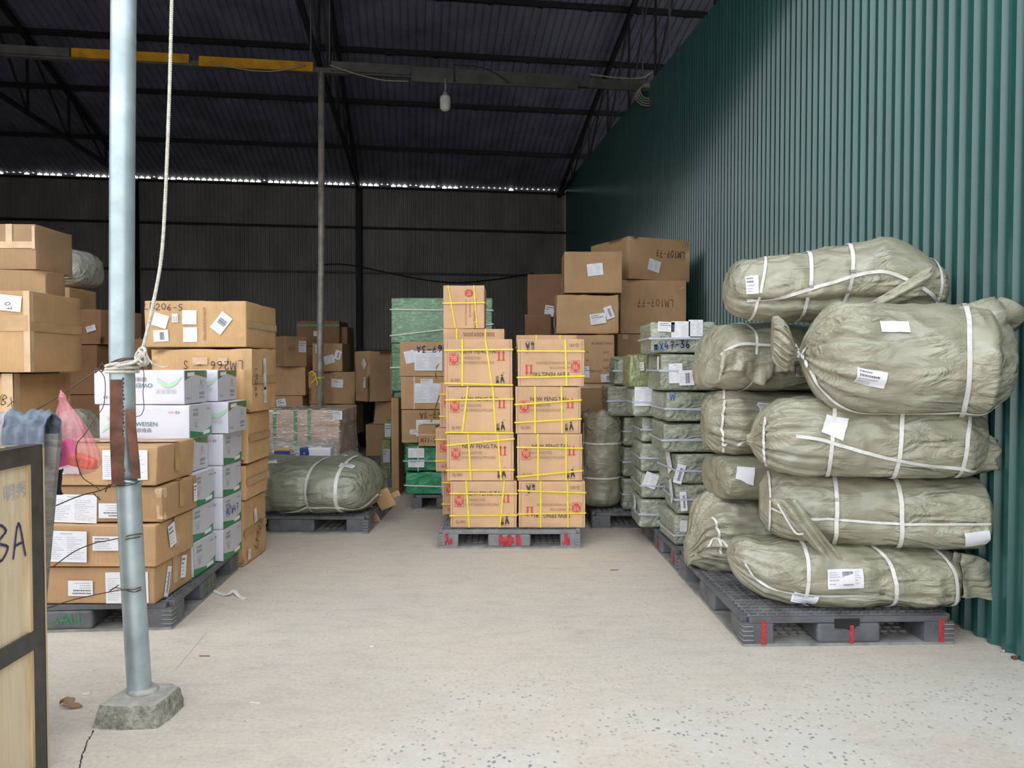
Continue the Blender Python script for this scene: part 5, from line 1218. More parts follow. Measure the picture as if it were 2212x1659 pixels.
# ------------------------------------------------------------ brown cartons at the back right
RB = 'big brown cartons at the back right'
q0 = carton('brown carton on the floor behind the yellow-strapped cartons, back right', 1180, 6.95, 1322, 6.95, 0, .58, .6, 'kraft', RB)
q1 = carton('plain brown carton below the one with printed item numbers', 1185, 6.95, 1320, 6.95, .58, 1.175, .6, 'kraft', RB)
q2 = carton('brown carton printed with upside-down item lines, behind the yellow-strapped cartons', 1190, 6.93, 1327, 6.93, 1.175, 1.648, .6, 'kraft', RB, r=.016)
printed(q2, 'front', [('ITEM NO.', .12, -.115, .035, 'ink_brown', .14)], 0, .5, .5)
for nm, zq, wd_, u in (('MEAS.83X78', .83, .20, .80), ('N.W.', .65, .06, .86), ('G.W.', .49, .06, .86), ('Q\'TY.', .34, .06, .86)): printed(q2, 'front', [(nm, 0, 0, .032, 'ink_brown', wd_)], 180, u, zq)
for v in (.65, .49): printed(q2, 'front', [('K.', 0, 0, .03, 'ink_brown', .03)], 180, .56, v)
sticker(q2, 'front', .93-.04, .12, .13, .075, 4, 'bar'); sticker(q2, 'front', .56, .24, .05, .11, 3, 'addr'); tapeq(q1, 'front', .6, .97, .5, .05, 0, 'tape_clear')
q3 = carton('crushed brown carton with two overlapping labels, back right', 1199, 6.93, 1338, 6.93, 1.648, 2.045, .45, 'kraft', RB, amp=.022, r=.02, freq=4); sticker(q3, 'front', .66, .38, .15, .10, 8, 'addr', off=.004); sticker(q3, 'front', .83, .53, .08, .12, 20, 'bar', off=.006); sticker(q3, 'left', .7, .4, .07, .16, 0, 'addr')
q4 = carton('brown carton with one small slip, on top of the crushed one', 1218, 6.93, 1343, 6.93, 2.045, 2.445, .42, 'kraft', RB, tilt=(0,.0)); sticker(q4, 'front', .53, .56, .15, .115, 6, 'form'); sticker(q4, 'left', .4, .3, .07, .11, 0, 'addr')
q5 = carton('brown carton with a short printed code, half hidden by the wrapped parcels', 1333, 7.46, 1470, 7.56, .62, 1.68, .7, 'kraft', RB); printed(q5, 'front', [('ITEM NO', 0, 0, .04, 'ink_brown', .17)], 180, .68, .80); tapeq(q5, 'front', .12, .97, .06, .05, 0, 'tape_clear')
q5b = carton('brown carton on the floor at the back right, hidden behind the wrapped parcels', 1333, 7.46, 1470, 7.56, 0, .62, .7, 'kraft', RB)
q6 = carton('big brown carton with upside-down marker number, lower of the two tall ones', 1339, 7.48, 1481, 7.56, 1.68, 2.24, .7, 'kraft', RB); hand(q6, 'front', 'LM107-77', .52, .58, .075, 180, 'ink_brown', .58); sticker(q6, 'front', .74, .04, .20, .07, -14, 'plain')
q7 = carton('big brown carton with upside-down marker number, highest at the back right', 1357, 7.42, 1488, 7.76, 2.24, 2.685, .75, 'kraft', RB, amp=.008); hand(q7, 'front', 'LM107-77', .66, .64, .07, 180, 'ink_black', .6); sticker(q7, 'front', .40, .34, .15, .12, -14, 'form')
tapeq(q6, 'front', .93, .86, .05, .02, 30, 'tape_clear'); sticker(q6, 'left', .95, .55, .04, .14, 0, 'addr')
q8 = carton('dim brown carton at the far back, right of the dark wall', 1139, 8.6, 1215, 8.6, 1.95, 2.44, .5, 'kraft_dim', RB); sticker(q8, 'front', .62, .10, .11, .13, -8, 'addr')
q9 = carton('dim brown carton below the farthest one at the back', 1133, 8.4, 1190, 8.4, 1.35, 1.95, .5, 'kraft_dim', RB); q10 = carton('dim carton at the back hidden behind the yellow-strapped ones, upper', 1133, 8.4, 1215, 8.4, .68, 1.35, .5, 'kraft_dim', RB); q11 = carton('dim carton at the back hidden behind the yellow-strapped ones, on the floor', 1133, 8.4, 1215, 8.4, 0, .68, .5, 'kraft_dim', RB)

# ------------------------------------------------------------ wrapped parcels, right middle
WP = 'shiny green wrapped parcels on the right'
def parcel(lab, px0, Y, w, z0, z1, d=.46, mat='sage_wrap', strap=(.5, .5), vert=None, yaw=0, amp=.014, seed=None):
    v = Vector((math.cos(R(yaw)), math.sin(R(yaw)), 0)); A = Vector((WX(px0, Y), Y, 0))
    b = carton_xy(lab, A, A+v*w, z0, z1, d, mat, WP, 'parcel', 'wrapped_parcel', amp, .026, 'wrapping', .001, (0,0), 12, 4.5)
    if strap: boxstrap(b, 'h', strap[0], strap[1], .013, 'lilac_strap', .004)
    if vert: boxstrap(b, 'v', vert, vert, .013, 'lilac_strap', .004)
    return b
zn = [.142, .348, .556, .764, .972, 1.18, 1.43, 1.645]
NL = ['wrapped parcel at the foot of the near column, white slip at its corner', 'wrapped parcel second up in the near column with a narrow slip', 'wrapped parcel third up in the near column, two slips on the left side', 'wrapped parcel fourth up in the near column, barely labelled', 'wrapped parcel fifth up in the near column with a pulled top corner', 'wrapped parcel with several small labels, next to the top of the near column', 'wrapped parcel with blue handwriting, topmost of all the parcels']
NP = [(1457, 4.80, .46, 3, .8), (1459, 4.82, .46, -2, .55), (1462, 4.80, .44, 5, .78), (1430, 4.82, .52, 0, .93), (1437, 4.80, .52, 2, .93), (1424, 4.78, .48, 1, None), (1402, 4.80, .455, 0, None)]
NPo = []
for i, (px, Y, w, yaw, vt) in enumerate(NP):
    b = parcel(NL[i], px, Y, w, zn[i], zn[i+1], .44 if i < 5 else .42, strap=((.36,.36),(.50,.55),(.45,.40),(.42,.45),(.44,.40),(.55,.48),(.47,.47))[i], vert=vt, yaw=yaw); NPo.append(b)
sticker(NPo[0], 'front', .18, .66, .085, .075, -3, 'form'); sticker(NPo[1], 'front', .12, .45, .045, .13, 5, 'bar'); sticker(NPo[1], 'left', .7, .72, .17, .09, -55, 'form')
sticker(NPo[2], 'left', .62, .70, .17, .09, -60, 'form'); sticker(NPo[2], 'front', .04, .35, .06, .13, -16, 'bar'); sticker(NPo[5], 'front', .22, .48, .09, .13, 2, 'form'); sticker(NPo[5], 'front', .37, .36, .10, .10, 2, 'bar', off=.006)
sticker(NPo[5], 'left', .92, .75, .05, .09, 0, 'plain'); b = NPo[6]
sticker(b, 'front', .24, .83, .11, .065, -3, 'addr'); sticker(b, 'front', .45, .72, .125, .12, 0, 'form'); sticker(b, 'front', .67, .79, .095, .11, 0, 'form'); hand(b, 'front', 'mX47-36', .33, .26, .050, 6, 'ink_blue', .62, .007, off=.006)
hand(NPo[4], 'front', 'W', .09, .86, .05, 0, 'ink_blue', .8)
MLb = ['wrapped parcel at floor level in the middle column', 'wrapped parcel second up in the middle column with two slips', 'wrapped parcel third up in the middle column', 'wrapped parcel fourth up in the middle column', 'wrapped parcel fifth up in the middle column with a label on its corner', 'yellowish tape-streaked parcel with a tiny slip, top of the middle column']
zm = [.142, .36, .56, .78, .975, 1.19, 1.44]
MP = [(1381, 5.32, .62), (1384, 5.34, .62), (1383, 5.32, .62), (1385, 5.34, .64), (1366, 5.30, .66), (1358, 5.28, .255)]
for i, (px, Y, w) in enumerate(MP):
    b = parcel(MLb[i], px, Y, w, zm[i], zm[i+1], .42, 'olive_wrap' if i == 5 else 'sage_wrap', strap=None if i == 5 else (.5, .42))
    if i in (0, 1): sticker(b, 'left' if i == 0 else 'front', .6 if i == 0 else .12, .7, .10, .11, -20, 'form')
    if i == 4: sticker(b, 'front', .12, .70, .13, .14, 0, 'form')
    if i == 5: sticker(b, 'front', .37, .62, .028, .06, 5, 'small')
parcel('wrapped parcel behind the yellowish one, seen at its right end', 1432, 5.32, .40, 1.19, 1.44, .40)
KL = [('wrapped parcel at the foot of the rear column behind the standing roll', 1345, 5.98, .52, .142, .42), ('wrapped parcel second up in the rear column', 1346, 5.98, .52, .42, .68), ('wrapped parcel third up in the rear column, overhanging left', 1346, 5.98, .52, .68, .93),
 ('wrapped parcel overhanging the standing roll, rear column', 1311, 5.96, .52, .965, 1.185), ('crumpled wrapped parcel with knotted top, rear column', 1324, 5.98, .46, 1.185, 1.43)]
for i, (lab, px, Y, w, z0, z1) in enumerate(KL): parcel(lab, px, Y, w, z0 if i != 3 else .93, z1, .40, strap=(.5, .55), amp=.026 if i == 4 else .014)
# standing roll
s = Sack(Vector((WX(1304, 6.0)-.01, 6.14, .145)), Vector((WX(1304, 6.0)-.005, 6.14, .925)), .172, .172, [], seed=21, amp=.014, warp=.016, n=2.1, straps=((.24,0,.03),(.53,0,.03)))
s.st = [(0,.75,.75,0,0),(.03,.92,.92,0,0),(.1,1,1,0,0),(.5,1,1,0,0),(.70,.98,.98,0,0),(.75,.92,.90,0,0),(s.L,.62,.60,0,0)]
s.ya = Vector((0,1,0)); s.za = Vector((1,0,0)); s.rz = .172
roll = sack_obj('standing khaki roll with two white bands, right of the yellow-strapped cartons', s, 'bag_sage_dark', None, 'roll', res=(70, 72), name='sack_roll'); roll.g.location.z = 0
sk_ring(roll, .24, 0, .014); sk_ring(roll, .53, 0, .014); sk_line(roll, [(.70, -1.05), (.5, -1.1), (.25, -1.0), (.1, -.9)], .010)
mb = MB(); V = []; F = []
for i in range(41):
    u = i/40; a = u*math.pi*2
    for j in range(5): v = j/4; r_ = .13+.045*math.sin(v*2.6); V.append(Vector((math.cos(a)*r_, math.sin(a)*r_, .70+.085*v+.012*math.sin(a*3)-.02*v*math.sin(a*5))))
    if i:
        for j in range(4): F.append(((i-1)*5+j, i*5+j, i*5+j+1, (i-1)*5+j+1))
mb.mesh_data([Vector((s.A.x, s.A.y, s.A.z))-roll.loc+v for v in V], F, 'bag_sage_dark', True); o = mb.build('folded_rim', roll.g); o.modifiers.new('s', 'SOLIDIFY').thickness = .008

# ------------------------------------------------------------ dark corner at far left: bags
s = Sack(pA(120, 6.5, 2.2), pA(210, 6.45, 2.2), .16, .22, [], seed=31, amp=.016, warp=.03); s.st = st_round(s.L, .10); w_ = sack_obj('pale grey sack lying on the dim cartons at the far left', s, 'bag_pale', None, 'sack', res=(50, 60)); sk_ring(w_, .2, .03, .012)
s = Sack(pA(176, 5.88, 1.84), pA(228, 5.88, 1.84), .10, .12, [], seed=32, amp=.012, warp=.02); s.st = st_round(s.L, .07)

# ------------------------------------------------------------ galvanized post, footing, bracket
YP = 2.79
foot = thing('concrete_footing', 'broken concrete block under the galvanized post', 'concrete block', (-1.425, 2.755, 0))
FX, FY = foot.location.x, foot.location.y
V = []; F = []; n = 26; rdn = random.Random(5)
out = [(-.135,-.10),(-.04,-.112),(.05,-.108),(.105,-.10),(.120,-.03),(.125,.075),(.08,.11),(0,.115),(-.10,.10),(-.125,.0)]
def rs(P, n=60):
    Q = [Vector((x, y, 0)) for x, y in P]; Q.append(Q[0]); Lt = sum((b-a).length for a, b in zip(Q, Q[1:])); o_ = []; st = Lt/n; acc = 0
    for a, b in zip(Q, Q[1:]):
        L = (b-a).length; d = acc
        while d < L: o_.append(a+(b-a)*d/L); d += st
        acc = d-L
    return o_
O = rs(out, 84); H = .082; lv = [0, .15, .3, .45, .6, .75, .9, 1]
for li, v in enumerate(lv):
    for i, p in enumerate(O):
        q = p*(1-.10*v-.03*(v == 1)); nz = noise.fractal(Vector((p.x*22, p.y*22, v*3)), 1, 2, 4)*.016*(1 if 0 < v < 1 else .4)
        V.append(q*(1+nz*4)+Vector((0,0,H*v)))
m_ = len(O); top = []
for k in range(len(lv)-1):
    for i in range(m_): F.append((k*m_+i, k*m_+(i+1)%m_, (k+1)*m_+(i+1)%m_, (k+1)*m_+i))
mb = MB(); mb.mesh_data(V, F, 'broken_concrete', True)
base = (len(lv)-1)*m_; cV = [V[base+i] for i in range(m_)]; TV = list(cV); TF_ = []
for rg in (.66, .33):
    for p in cV: TV.append(Vector((p.x*rg, p.y*rg, H+.004*noise.noise(Vector((p.x*30*rg, p.y*30*rg, 2))))))
TV.append(Vector((0,0,H)))
for k in range(2):
    for i in range(m_): TF_.append((k*m_+i, k*m_+(i+1)%m_, (k+1)*m_+(i+1)%m_, (k+1)*m_+i))
for i in range(m_): TF_.append((2*m_+i, 2*m_+(i+1)%m_, 3*m_))
mb.build('broken_sides', foot); mb = MB(); mb.mesh_data(TV, TF_, 'block_concrete', True); mb.build('top_face', foot)

post = thing('steel_post', 'bright galvanized post in the left foreground, tied with rope', 'post', (WX(303, YP), YP, H+.002))
PO = Vector(post.location)
def PP(px, py, dy=0): return W(px, py, YP+dy)-PO
mb = MB(); P = catmull([PP(303, 1508), PP(302, 1495), PP(290, 1300), PP(281, 1120), PP(278, 1040)], 10); tube(mb, P, lambda t: .0435+.002*max(0, 1-t*14), 'galv', 28); mb.build('lower_pipe', post)
mb = MB(); P = [PP(270, 1046), PP(268, 1000), PP(264, 800), PP(263, 760), PP(264, 400), PP(267, 0), Vector((PP(270, -420).x, PP(270, -420).y, 5.1))]; tube(mb, P, .0445, 'galv', 28); mb.build('upper_pipe', post)
mb = MB(); tube(mb, catmull([PP(278+28*math.cos(a), 1042-10*math.sin(a*.5), 0)+Vector((0, -.047*abs(math.sin(a)), 0)) for a in (math.pi, math.pi*.75, math.pi*.5, math.pi*.25, 0)], 5), .006, 'galv', 6); mb.build('weld_collar', post)
mb = MB(); tube(mb, [Vector((0,0,-.004)), Vector((0,0,.006)), Vector((.001,0,.013))], lambda t: .058-.010*t, 'block_concrete', 20); o = mb.build('mortar_ring', post)
def ironbar(pts, w, name, lab):
    mb = MB(); vs = []; fs = []
    for (x0, x1, py) in pts:
        for (px, dy) in ((x0, -.052), (x1, -.058), (x1, -.050), (x0+1, -.040), (x0+1, .0), (x0-1, .0)): vs.append(PP(px, py, dy)+Vector((noise.noise(Vector((px*.3, py*.1, dy*9)))*.0012, 0, 0)))
    k = 6
    for i in range(len(pts)-1):
        for j in range(k): fs.append((i*k+j, i*k+(j+1)%k, (i+1)*k+(j+1)%k, (i+1)*k+j))
    fs.append(tuple(range(k))); fs.append(tuple((len(pts)-1)*k+j for j in range(k))[::-1]); mb.mesh_data(vs, fs, 'rusty', False); o = mb.build(name, post); o['label'] = lab
ironbar([(238.5, 265, 820), (238, 265, 900), (238, 265, 940), (238, 270, 955), (240, 268, 1000), (242, 268, 1047)], 0, 'angle_iron', 'rusty angle iron welded on the left')
mb = MB(); vs = []; fs = []; pts = [(272, 290, 884), (274, 294, 930), (277, 297, 960), (282, 301, 1000), (284, 303, 1034)]
for (x0, x1, py) in pts:
    for (px, dy) in ((x0, -.058), (x1, -.050), (x1+1, .0), (x1-1, .0), (x1-2, -.040), (x0, -.050)): vs.append(PP(px, py, dy))
for i in range(len(pts)-1):
    for j in range(6): fs.append((i*6+j, i*6+(j+1)%6, (i+1)*6+(j+1)%6, (i+1)*6+j))
fs.append(tuple(range(6))); fs.append(tuple(24+j for j in range(6))[::-1]); mb.mesh_data(vs, fs, 'rusty', False); o = mb.build('angle_iron', post); o['label'] = 'rusty angle iron welded on the right'
mb = MB(); rd = random.Random(12)
for i in range(26):
    t_ = i/25; px = 266+1.5*math.sin(i*1.7)+t_*1; py = 822+t_*215
    V, F = rbox(.008, .006, .012, .003, .003, i+1, 2, 40); mb.mesh_data(V, F, 'rusty', True, Matrix.Translation(PP(px, py, -.052)))
mb.build('weld_bead', post)

# rope: hanging length, knot, turns round the post
def C_(px, py, dy=0.0): return W(px, py, YP+dy)
mb = MB(); ropemesh(mb, [Vector((C_(380, -700).x, C_(373, 0).y+.03, 5.15)), C_(375, -300, .02), C_(373, -60, .02), C_(371, 0, .02), C_(366, 200, .01), C_(357, 430, 0), C_(348, 560, 0), C_(330, 660, -.01), C_(313, 735, -.02), C_(306, 757, -.02)], .0068, 'rope', .026)
hang = tag(mb.build('rope'), 'white twisted rope hanging beside the galvanized post and knotted round it', 'rope')
mb = MB(); rp = .055
for (yy, sl) in ((786, 7), (796, 2), (803, 0)):
    pts = []
    for k in range(17):
        a = 2*math.pi*k/16; c = C_(264, yy); pts.append(c+Vector((math.cos(a)*rp, math.sin(a)*rp, math.cos(a)*.0015*sl)))
    ropemesh(mb, pts, .0062, 'rope', .026, 5)
ropemesh(mb, [C_(236, 792, -.03), C_(262, 789, -.062), C_(288, 783, -.058), C_(306, 770, -.05), C_(314, 757, -.045), C_(308, 750, -.03)], .0064, 'rope', .026)
mb.build('turns', hang)
mb = MB()
for pts in ([(306,757,0),(296,762,-.03),(293,775,-.04),(300,785,-.05),(312,783,-.04),(316,768,-.03),(311,754,-.02),(302,753,.0),(297,764,-.02)], [(300,757,-.04),(310,766,-.05),(313,778,-.04),(304,788,-.03),(295,780,-.03),(299,768,-.05),(308,759,-.04)],
            [(312,760,-.03),(318,772,-.03),(315,784,-.03),(306,790,-.03)], [(305,764,-.055),(301,776,-.055),(308,784,-.055)]):
    ropemesh(mb, [C_(*p) for p in pts], .0052, 'rope', .022, 6)
mb.build('knot', hang)
mb = MB()
for pts in ([(314,764,-.03),(322,776,-.035),(320,785,-.03),(312,791,-.02)], [(318,770,-.02),(326,782,-.03),(331,791,-.02)], [(322,776,-.02),(332,786,-.01),(344,792,.0),(356,793,.0),(363,791,.0)], [(316,775,-.04),(312,787,-.04),(302,792,-.03)]):
    tube(mb, catmull([C_(*p) for p in pts], 6), .003, 'rope', 5)
mb.build('frayed_strands', hang)

# rusty wires
def wire(lab, pts, r=.0021, extra=()):
    mb = MB(); tube(mb, catmull([C_(*p) for p in pts], 8), r, 'rust_wire', 5)
    for e in extra: tube(mb, catmull([C_(*p) for p in e], 8), r, 'rust_wire', 5)
    return tag(mb.build('wire'), lab, 'wire', 'rusty wires tied to the galvanized post')
wire('rusty wire carrying the pink bag, from the rope knot down to the weathered board', [(291,776,.0),(262,779,-.055),(240,785,-.04),(225,794,0),(212,800,0),(180,820,-.01),(131,853,-.02),(93,877,-.02),(62,890,.0)], .0026,
     [[(212,800,0),(205,805,0),(209,796,0),(218,803,0),(226,796,0)], [(213,798,0),(217,790,0),(222,782,0)], [(222,786,0),(226,792,0)], [(240,783,-.05),(262,775,-.055),(290,774,-.03)]])
wire('long thin wire looping down over the pink bag', [(218,803,-.02),(226,818,-.04),(227,850,-.05),(222,880,-.06),(205,903,-.08),(185,935,-.10),(167,958,-.10),(164,985,-.10),(170,1012,-.09),(180,1033,-.05),(205,1050,0),(217,1061,0)], .0017)
wire('thin wire dangling in front of the top white carton', [(307,791,-.02),(311,810,-.02),(309,850,-.02),(311,880,-.02),(305,896,-.03),(294,900,-.05)], .0015)
wire('rusty wire below the angle irons running left to the board', [(302,1040,-.03),(280,1048,-.055),(250,1050,-.04),(238,1050,0),(215,1060,0),(170,1072,0),(112,1096,0)], .0024, [[(238,1050,0),(230,1056,0),(228,1063,0)], [(202,1066,0),(217,1080,0)], [(243,1046,-.02),(234,1048,0),(238,1054,0)]])
wire('double wire around the lower post, sloping down left over the cartons', [(307,1153,-.0),(285,1156,-.052),(256,1163,-.02),(222,1170,0),(205,1173,0),(160,1192,0),(115,1224,0)], .0022, [[(306,1159,0),(285,1163,-.052),(255,1168,-.02)]])
wire('lowest wire round the post with a twisted loop', [(311,1266,0),(290,1273,-.05),(266,1274,-.045),(250,1276,0),(236,1279,0),(200,1286,0),(150,1298,0),(102,1314,0)], .002, [[(311,1270,0),(290,1279,-.05),(264,1272,-.03),(247,1270,0),(237,1277,0),(256,1264,0)]])

# pink bag
bg_ = thing('plastic_bag', 'pink translucent carrier bag with orange and magenta contents, hung from the wire', 'plastic bag', tuple(C_(163, 1022, -.03)))
BO = Vector(bg_.location); mb = MB(); V = []; F = []; nv = 60
prof = [(848,133,3,2),(854,134,6,3),(860,135,8,4),(866,136,5.5,3.5),(880,140,14,8),(905,148,26,15),(935,156,36,22),(965,163,44,29),(990,167,48,33),(1008,168,46,32),(1018,168,36,26),(1023,168,22,16),(1025,168,5,4)]
for i, (py, px, rx, ry_) in enumerate(prof):
    c = C_(px, py, -.03)-BO
    for j in range(nv):
        a = 2*math.pi*j/nv; pl = 1+(.16*max(0, 1-i/10))*math.sin(9*a+i*.35)+.05*math.sin(17*a+i)+.03*math.sin(5*a+i*.8)
        V.append(c+Vector((math.cos(a)*rx*pl*YP/FPX, math.sin(a)*ry_*pl*YP/FPX, .002*math.sin(7*a))))
for i in range(len(prof)-1):
    for j in range(nv): F.append((i*nv+j, i*nv+(j+1)%nv, (i+1)*nv+(j+1)%nv, (i+1)*nv+j))
F.append(tuple((len(prof)-1)*nv+j for j in range(nv))[::-1])
mb.mesh_data(V, F, 'pink_film', True); o = mb.build('bag_film', bg_); k = o.modifiers.new('s', 'SUBSURF'); k.levels = 1; k.render_levels = 1
mb = MB(); tube(mb, catmull([C_(126,862,-.03)-BO, C_(131,857,-.045)-BO, C_(137,858,-.05)-BO, C_(142,864,-.03)-BO], 5), .0035, 'pink_film', 6); tube(mb, catmull([C_(134,858,-.03)-BO, C_(133,849,-.03)-BO, C_(131,843,-.03)-BO], 4), .004, 'pink_film', 6); mb.build('knot', bg_)
V, F = rbox(.115, .07, .055, .02, .012, 71, 6, 14); mb = MB(); mb.mesh_data(V, F, 'orange_pack', True, Matrix.Rotation(R(12), 4, 'Y')); o = mb.build('food_packet'); o.location = C_(178, 1012, -.03); tag(o, 'orange packet in the bottom of the pink bag', 'packet')
V, F = rbox(.09, .06, .11, .02, .012, 72, 6, 14); mb = MB(); mb.mesh_data(V, F, 'magenta_pack', True, Matrix.Rotation(R(-14), 4, 'Y')); o = mb.build('food_packet'); o.location = C_(146, 1008, -.03); tag(o, 'magenta packet inside the pink bag on its left', 'packet')

# plywood crate, lower left
cr_ = thing('plywood_crate', 'plywood crate with dark steel edging and purple marker letters, lower left corner', 'crate', (-1.545, 2.36, 0), R(1))
ch = 1.09
mb = MB(); mb.box(-1.2, -.008, -1.45, -.004, .05, ch-.012, 'plywood'); mb.build('panel', cr_)
mb = MB(); mb.box(-1.2, -.0, -1.45, .0, ch-.012, ch, 'grey_wood'); mb.build('lid', cr_)
mb = MB(); mb.box(-.004, .004, -.052, .004, 0, ch+.001, 'steel_angle'); mb.box(-.04, .004, .0, .004, 0, ch+.001, 'steel_angle'); mb.box(-.004, .004, -1.45, -.052, ch-.055, ch+.001, 'steel_angle'); mb.box(-.05, .004, -1.45, .004, ch, ch+.003, 'steel_angle')
mb.box(-.004, .004, -1.45, -.052, .435, .495, 'steel_angle'); mb.box(-.004, .004, -1.45, -.052, 0, .05, 'steel_angle'); mb.build('steel_edging', cr_)
mb = MB(); mb.box(-.008, .001, -.066, -.052, .05, ch-.055, 'plywood_edge'); mb.build('edge_strip', cr_)
mb = MB(); mb.box(-.03, .0045, .004, .012, 0, ch-.01, 'plywood_edge'); mb.build('corner_batten', cr_)
FM = Matrix((Vector((0,1,0)), Vector((0,0,1)), Vector((1,0,0)))).transposed().to_4x4()
for ch_, y_, z_ in (('B', -.175, .81), ('A', -.095, .80)):
    mb = MB(); hand_strokes(mb, ch_, 0, 0, .105, 'ink_purple', .008, 0, .72, 5); mb.build('marker_letter', cr_, Matrix.Translation((-.0055, y_, z_)) @ FM)
mb = MB(); add_text(mb, '\u660e\u79c0', 0, 0, .055, 'ink_pale', .11); mb.build('pencil_characters', cr_, Matrix.Translation((-.0065, -.115, .955)) @ FM)
mb = MB()
for i, (x, y, s_) in enumerate(((-.05,-.10,.02),(-.10,-.16,.03),(-.16,-.12,.018),(-.09,-.25,.03),(-.2,-.2,.02))):
    V, F = rbox(s_, s_*.8, .006, .002, .002, i+4, 2, 60); mb.mesh_data(V, F, 'white_bit' if i % 2 else 'tan_pack', True, Matrix.Translation((x, y, ch+.001)))
o = mb.build('crumbs'); o.location = cr_.location; tag(o, 'pale crumbs and dust lying on the plywood crate lid', 'crumbs'); o['kind'] = 'stuff'

# weathered board with jacket
def quadslab(name, pts, th, mat, lab, cat):
    """pts: four corner points; slab of real thickness behind them"""
    P = [Vector(p) for p in pts]; nn = (P[1]-P[0]).cross(P[3]-P[0]).normalized()
    if nn.y < 0: nn = -nn
    c = sum(P, Vector())/4; c.z = min(p.z for p in P); mb = MB(); n = 10; vs = []; fs = []
    for s_ in (0, 1):
        for i in range(n+1):
            for j in range(n+1):
                u, v = i/n, j/n; p = (P[0]*(1-u)+P[1]*u)*(1-v)+(P[3]*(1-u)+P[2]*u)*v
                vs.append(p+nn*th*s_-c+nn*.002*noise.noise(p*9))
    m_ = (n+1)**2
    for i in range(n):
        for j in range(n):
            a = i*(n+1)+j; fs.append((a, a+n+1, a+n+2, a+1)); fs.append((m_+a, m_+a+1, m_+a+n+2, m_+a+n+1))
    for i in range(n):
        for (a, b_) in ((i*(n+1), (i+1)*(n+1)), ((i+1)*(n+1)+n, i*(n+1)+n), (i+1, i), (n*(n+1)+i, n*(n+1)+i+1)): fs.append((a, b_, b_+m_, a+m_))
    mb.mesh_data(vs, fs, mat, False); o = mb.build(name); o.location = c; return tag(o, lab, cat)
YB = 2.60
fl = W(82, 1560, 2.62); 
board = quadslab('wooden_board', [Vector((W(-60, 1500, YB).x, YB, .002)), Vector((W(66, 1500, YB).x, YB, .002)), W(126, 938, YB+.02), W(-60, 936, YB+.02)], .022, 'grey_wood', 'weathered grey board standing behind the plywood crate, its right edge slanting', 'board')
# jacket over the board
def cloth(lab, px0, px1, mat, seed, name='jacket', drop=.06):
    mb = MB(); V = []; F = []; nx_, na = 34, 26; Y = YB+.03; zb_ = ZH(937, Y); c = Vector(((WX(px0, Y)+WX(px1, Y))/2, Y, zb_-.05))
    for i in range(nx_+1):
        x = WX(px0, Y)+(WX(px1, Y)-WX(px0, Y))*i/nx_; u = i/nx_
        for j in range(na+1):
            v = j/na*2-1; a = v*math.pi*.5; r_ = .044+.020*noise.noise(Vector((u*5+seed, v*2, 0)))+.004*math.sin(u*30+v*6)
            if abs(v) < .62: y = math.sin(a*1.6)*r_; z = math.cos(a*1.6)*r_+.035
            else: q = (abs(v)-.62)/.38; y = math.copysign(.05+.006*math.sin(u*22), v); z = .035+.01-q*(.10+drop*(.6+.4*noise.noise(Vector((u*4+seed, 1, 2)))))
            V.append(Vector((x-c.x+.012*v*noise.noise(Vector((u*3, 5, seed))), y+.010, z+.05+.006*noise.noise(Vector((u*14, v*4, seed))))))
    for i in range(nx_):
        for j in range(na): a = i*(na+1)+j; F.append((a, a+na+1, a+na+2, a+1))
    mb.mesh_data(V, F, mat, True); o = mb.build(name); o.location = c; k = o.modifiers.new('s', 'SOLIDIFY'); k.thickness = .006; return tag(o, lab, 'clothing')
cloth('faded blue-grey jacket folded over the weathered board', 22, 112, 'cloth', 3)
cloth('pale grey cloth folded over the board at the left edge', -60, 24, 'cloth_grey', 9, 'cloth', .03)
mb = MB(); V, F = rbox(.05, .03, .11, .012, .014, 93, 6, 12); mb.mesh_data(V, F, 'dark_cloth', True); o = mb.build('rag'); o.location = C_(126, 1072, -.09); tag(o, 'dark rag hanging behind the slanting edge of the board', 'rag')
# dark green sack behind the pink bag
s = Sack(pA(130, 4.35, .14), pA(208, 4.35, .14), .3, .2, [], seed=51, amp=.012, warp=.03); s.A.z = s.B.z = .84; s.st = st_round(s.L, .08); s.rz = .26
sack_obj('dull green sack behind the pink bag and left of the white cartons', s, 'bag_green', None, 'sack', res=(44, 56))
bx = carton_xy('brown carton under the dull green sack, hidden by the left stack', Vector((-2.95, 4.12, 0)), Vector((-2.55, 4.12, 0)), .142, .585, .4, 'kraft', None)

# ------------------------------------------------------------ small things on the floor
def small(name, lab, cat, px, py, V, F, mat, mtx=None, smooth=True):
    r_ = W(px, py, 1.0); t_ = CH/(CH-r_.z); p = Vector((r_.x*t_, t_, 0.0)); mb = MB(); mb.mesh_data(V, F, mat, smooth, mtx); o = mb.build(name); o.location = p; return tag(o, lab, cat)
def floorpt(px, py): r_ = W(px, py, 1.0); t_ = CH/(CH-r_.z); return Vector((r_.x*t_, t_, 0.0))
V = []; F = []
for i in range(13):
    u = i/12; w_ = .022*math.sin(math.pi*u**.8)*(1+.35*math.sin(u*17))+.001
    for v in (-1, -.5, 0, .5, 1): V.append(Vector((-.05+.10*u, v*w_+.008*math.sin(u*7), .006+.012*abs(v)+.010*math.sin(u*5)+.004*math.sin(v*7+u*9))))
for i in range(12):
    for j in range(4): a = i*5+j; F.append((a, a+5, a+6, a+1))
o = small('dry_leaf', 'curled dry brown leaf on the floor left of the footing', 'leaf', 152, 1527, V, F, 'leaf', Matrix.Rotation(R(-12), 4, 'Z')); o.modifiers.new('s', 'SOLIDIFY').thickness = .0012
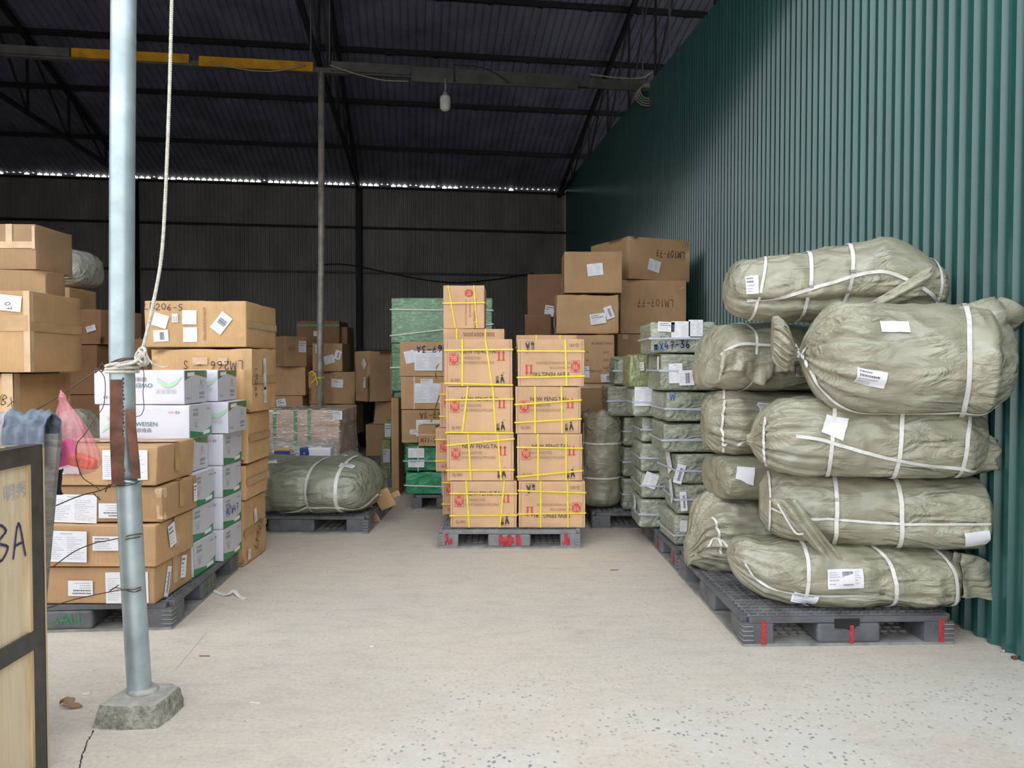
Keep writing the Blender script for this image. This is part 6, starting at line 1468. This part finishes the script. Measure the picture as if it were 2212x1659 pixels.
P = [floorpt(457, 1276)+Vector((0,0,.006)), floorpt(478, 1285)+Vector((0,0,.004)), floorpt(492, 1288)+Vector((0,0,.012)), floorpt(505, 1284)+Vector((0,0,.02)), floorpt(516, 1290)+Vector((0,0,.005)), floorpt(530, 1296)+Vector((0,0,.003))]
mb = MB(); Pc = catmull(P, 6); ribbon_path(mb, Pc, [Vector((.2*math.sin(i*.35), -.3, .9)).normalized() for i in range(len(Pc))], .022, 'white_strap', .001); tag(mb.build('strap_offcut'), 'white strap offcut curling on the floor by the white cartons', 'strap')
for (px, py, L, w_, rot, m_, nm, lab, cat) in ((551, 1519, .045, .006, -12, 'white_bit', 'cigarette_end', 'white cigarette end on the floor right of the footing', 'litter'), (442, 1418, .05, .005, 0, 'twig', 'twig', 'short reddish stick on the floor between footing and pallet', 'litter'),
    (1327, 1232, .06, .005, 5, 'twig', 'twig', 'thin reddish stick on the floor left of the parcel pallet', 'litter'), (803, 1397, .02, .012, 10, 'white_bit', 'paper_scrap', 'tiny white scrap in the middle of the open floor', 'litter'), (186, 1500, .03, .014, 12, 'white_bit', 'paper_scrap', 'tiny white scrap just left of the footing', 'litter')):
    V, F = rbox(L, w_, .005, .0015, .001, nseed(), 3, 60); small(nm, lab, cat, px, py, V, F, m_, Matrix.Rotation(R(rot), 4, 'Z'))
for (px, py, s_, lab, m_) in ((2166, 1409, .022, 'small pale stone at the foot of the green wall', 'pebble'), (2192, 1424, .028, 'dark little stone by the green wall, nearest the corner', 'rusty')):
    V, F = rbox(s_, s_*.8, s_*.6, s_*.2, .006, nseed(), 3, 60); small('stone', lab, 'stone', px, py, V, F, m_)
# crack in the floor running from the footing
mb = MB(); rd = random.Random(3); pts = [(202, 1578), (196, 1592), (187, 1603), (184, 1618), (178, 1628), (175, 1645), (170, 1662), (160, 1700)]
Pf = []
for (a, b_) in zip(pts, pts[1:]):
    for k in range(5): Pf.append(floorpt(a[0]+(b_[0]-a[0])*k/5+rd.uniform(-1.6, 1.6), a[1]+(b_[1]-a[1])*k/5))
for i in range(len(Pf)-1):
    w_ = rd.uniform(.0012, .0032); a, b_ = Pf[i]+Vector((0,0,.0008)), Pf[i+1]+Vector((0,0,.0008)); mb.face([a-Vector((w_,0,0)), a+Vector((w_,0,0)), b_+Vector((w_,0,0)), b_-Vector((w_,0,0))], 'cable_black')
struct(mb.build('trim_40'))
mb = MB(); a, b_ = floorpt(380, 1446)+Vector((0,0,.0008)), floorpt(446, 1366)+Vector((0,0,.0008)); mb.face([a-Vector((.002,0,0)), a+Vector((.002,0,0)), b_+Vector((.002,0,0)), b_-Vector((.002,0,0))], 'ink_pale'); struct(mb.build('trim_42'))
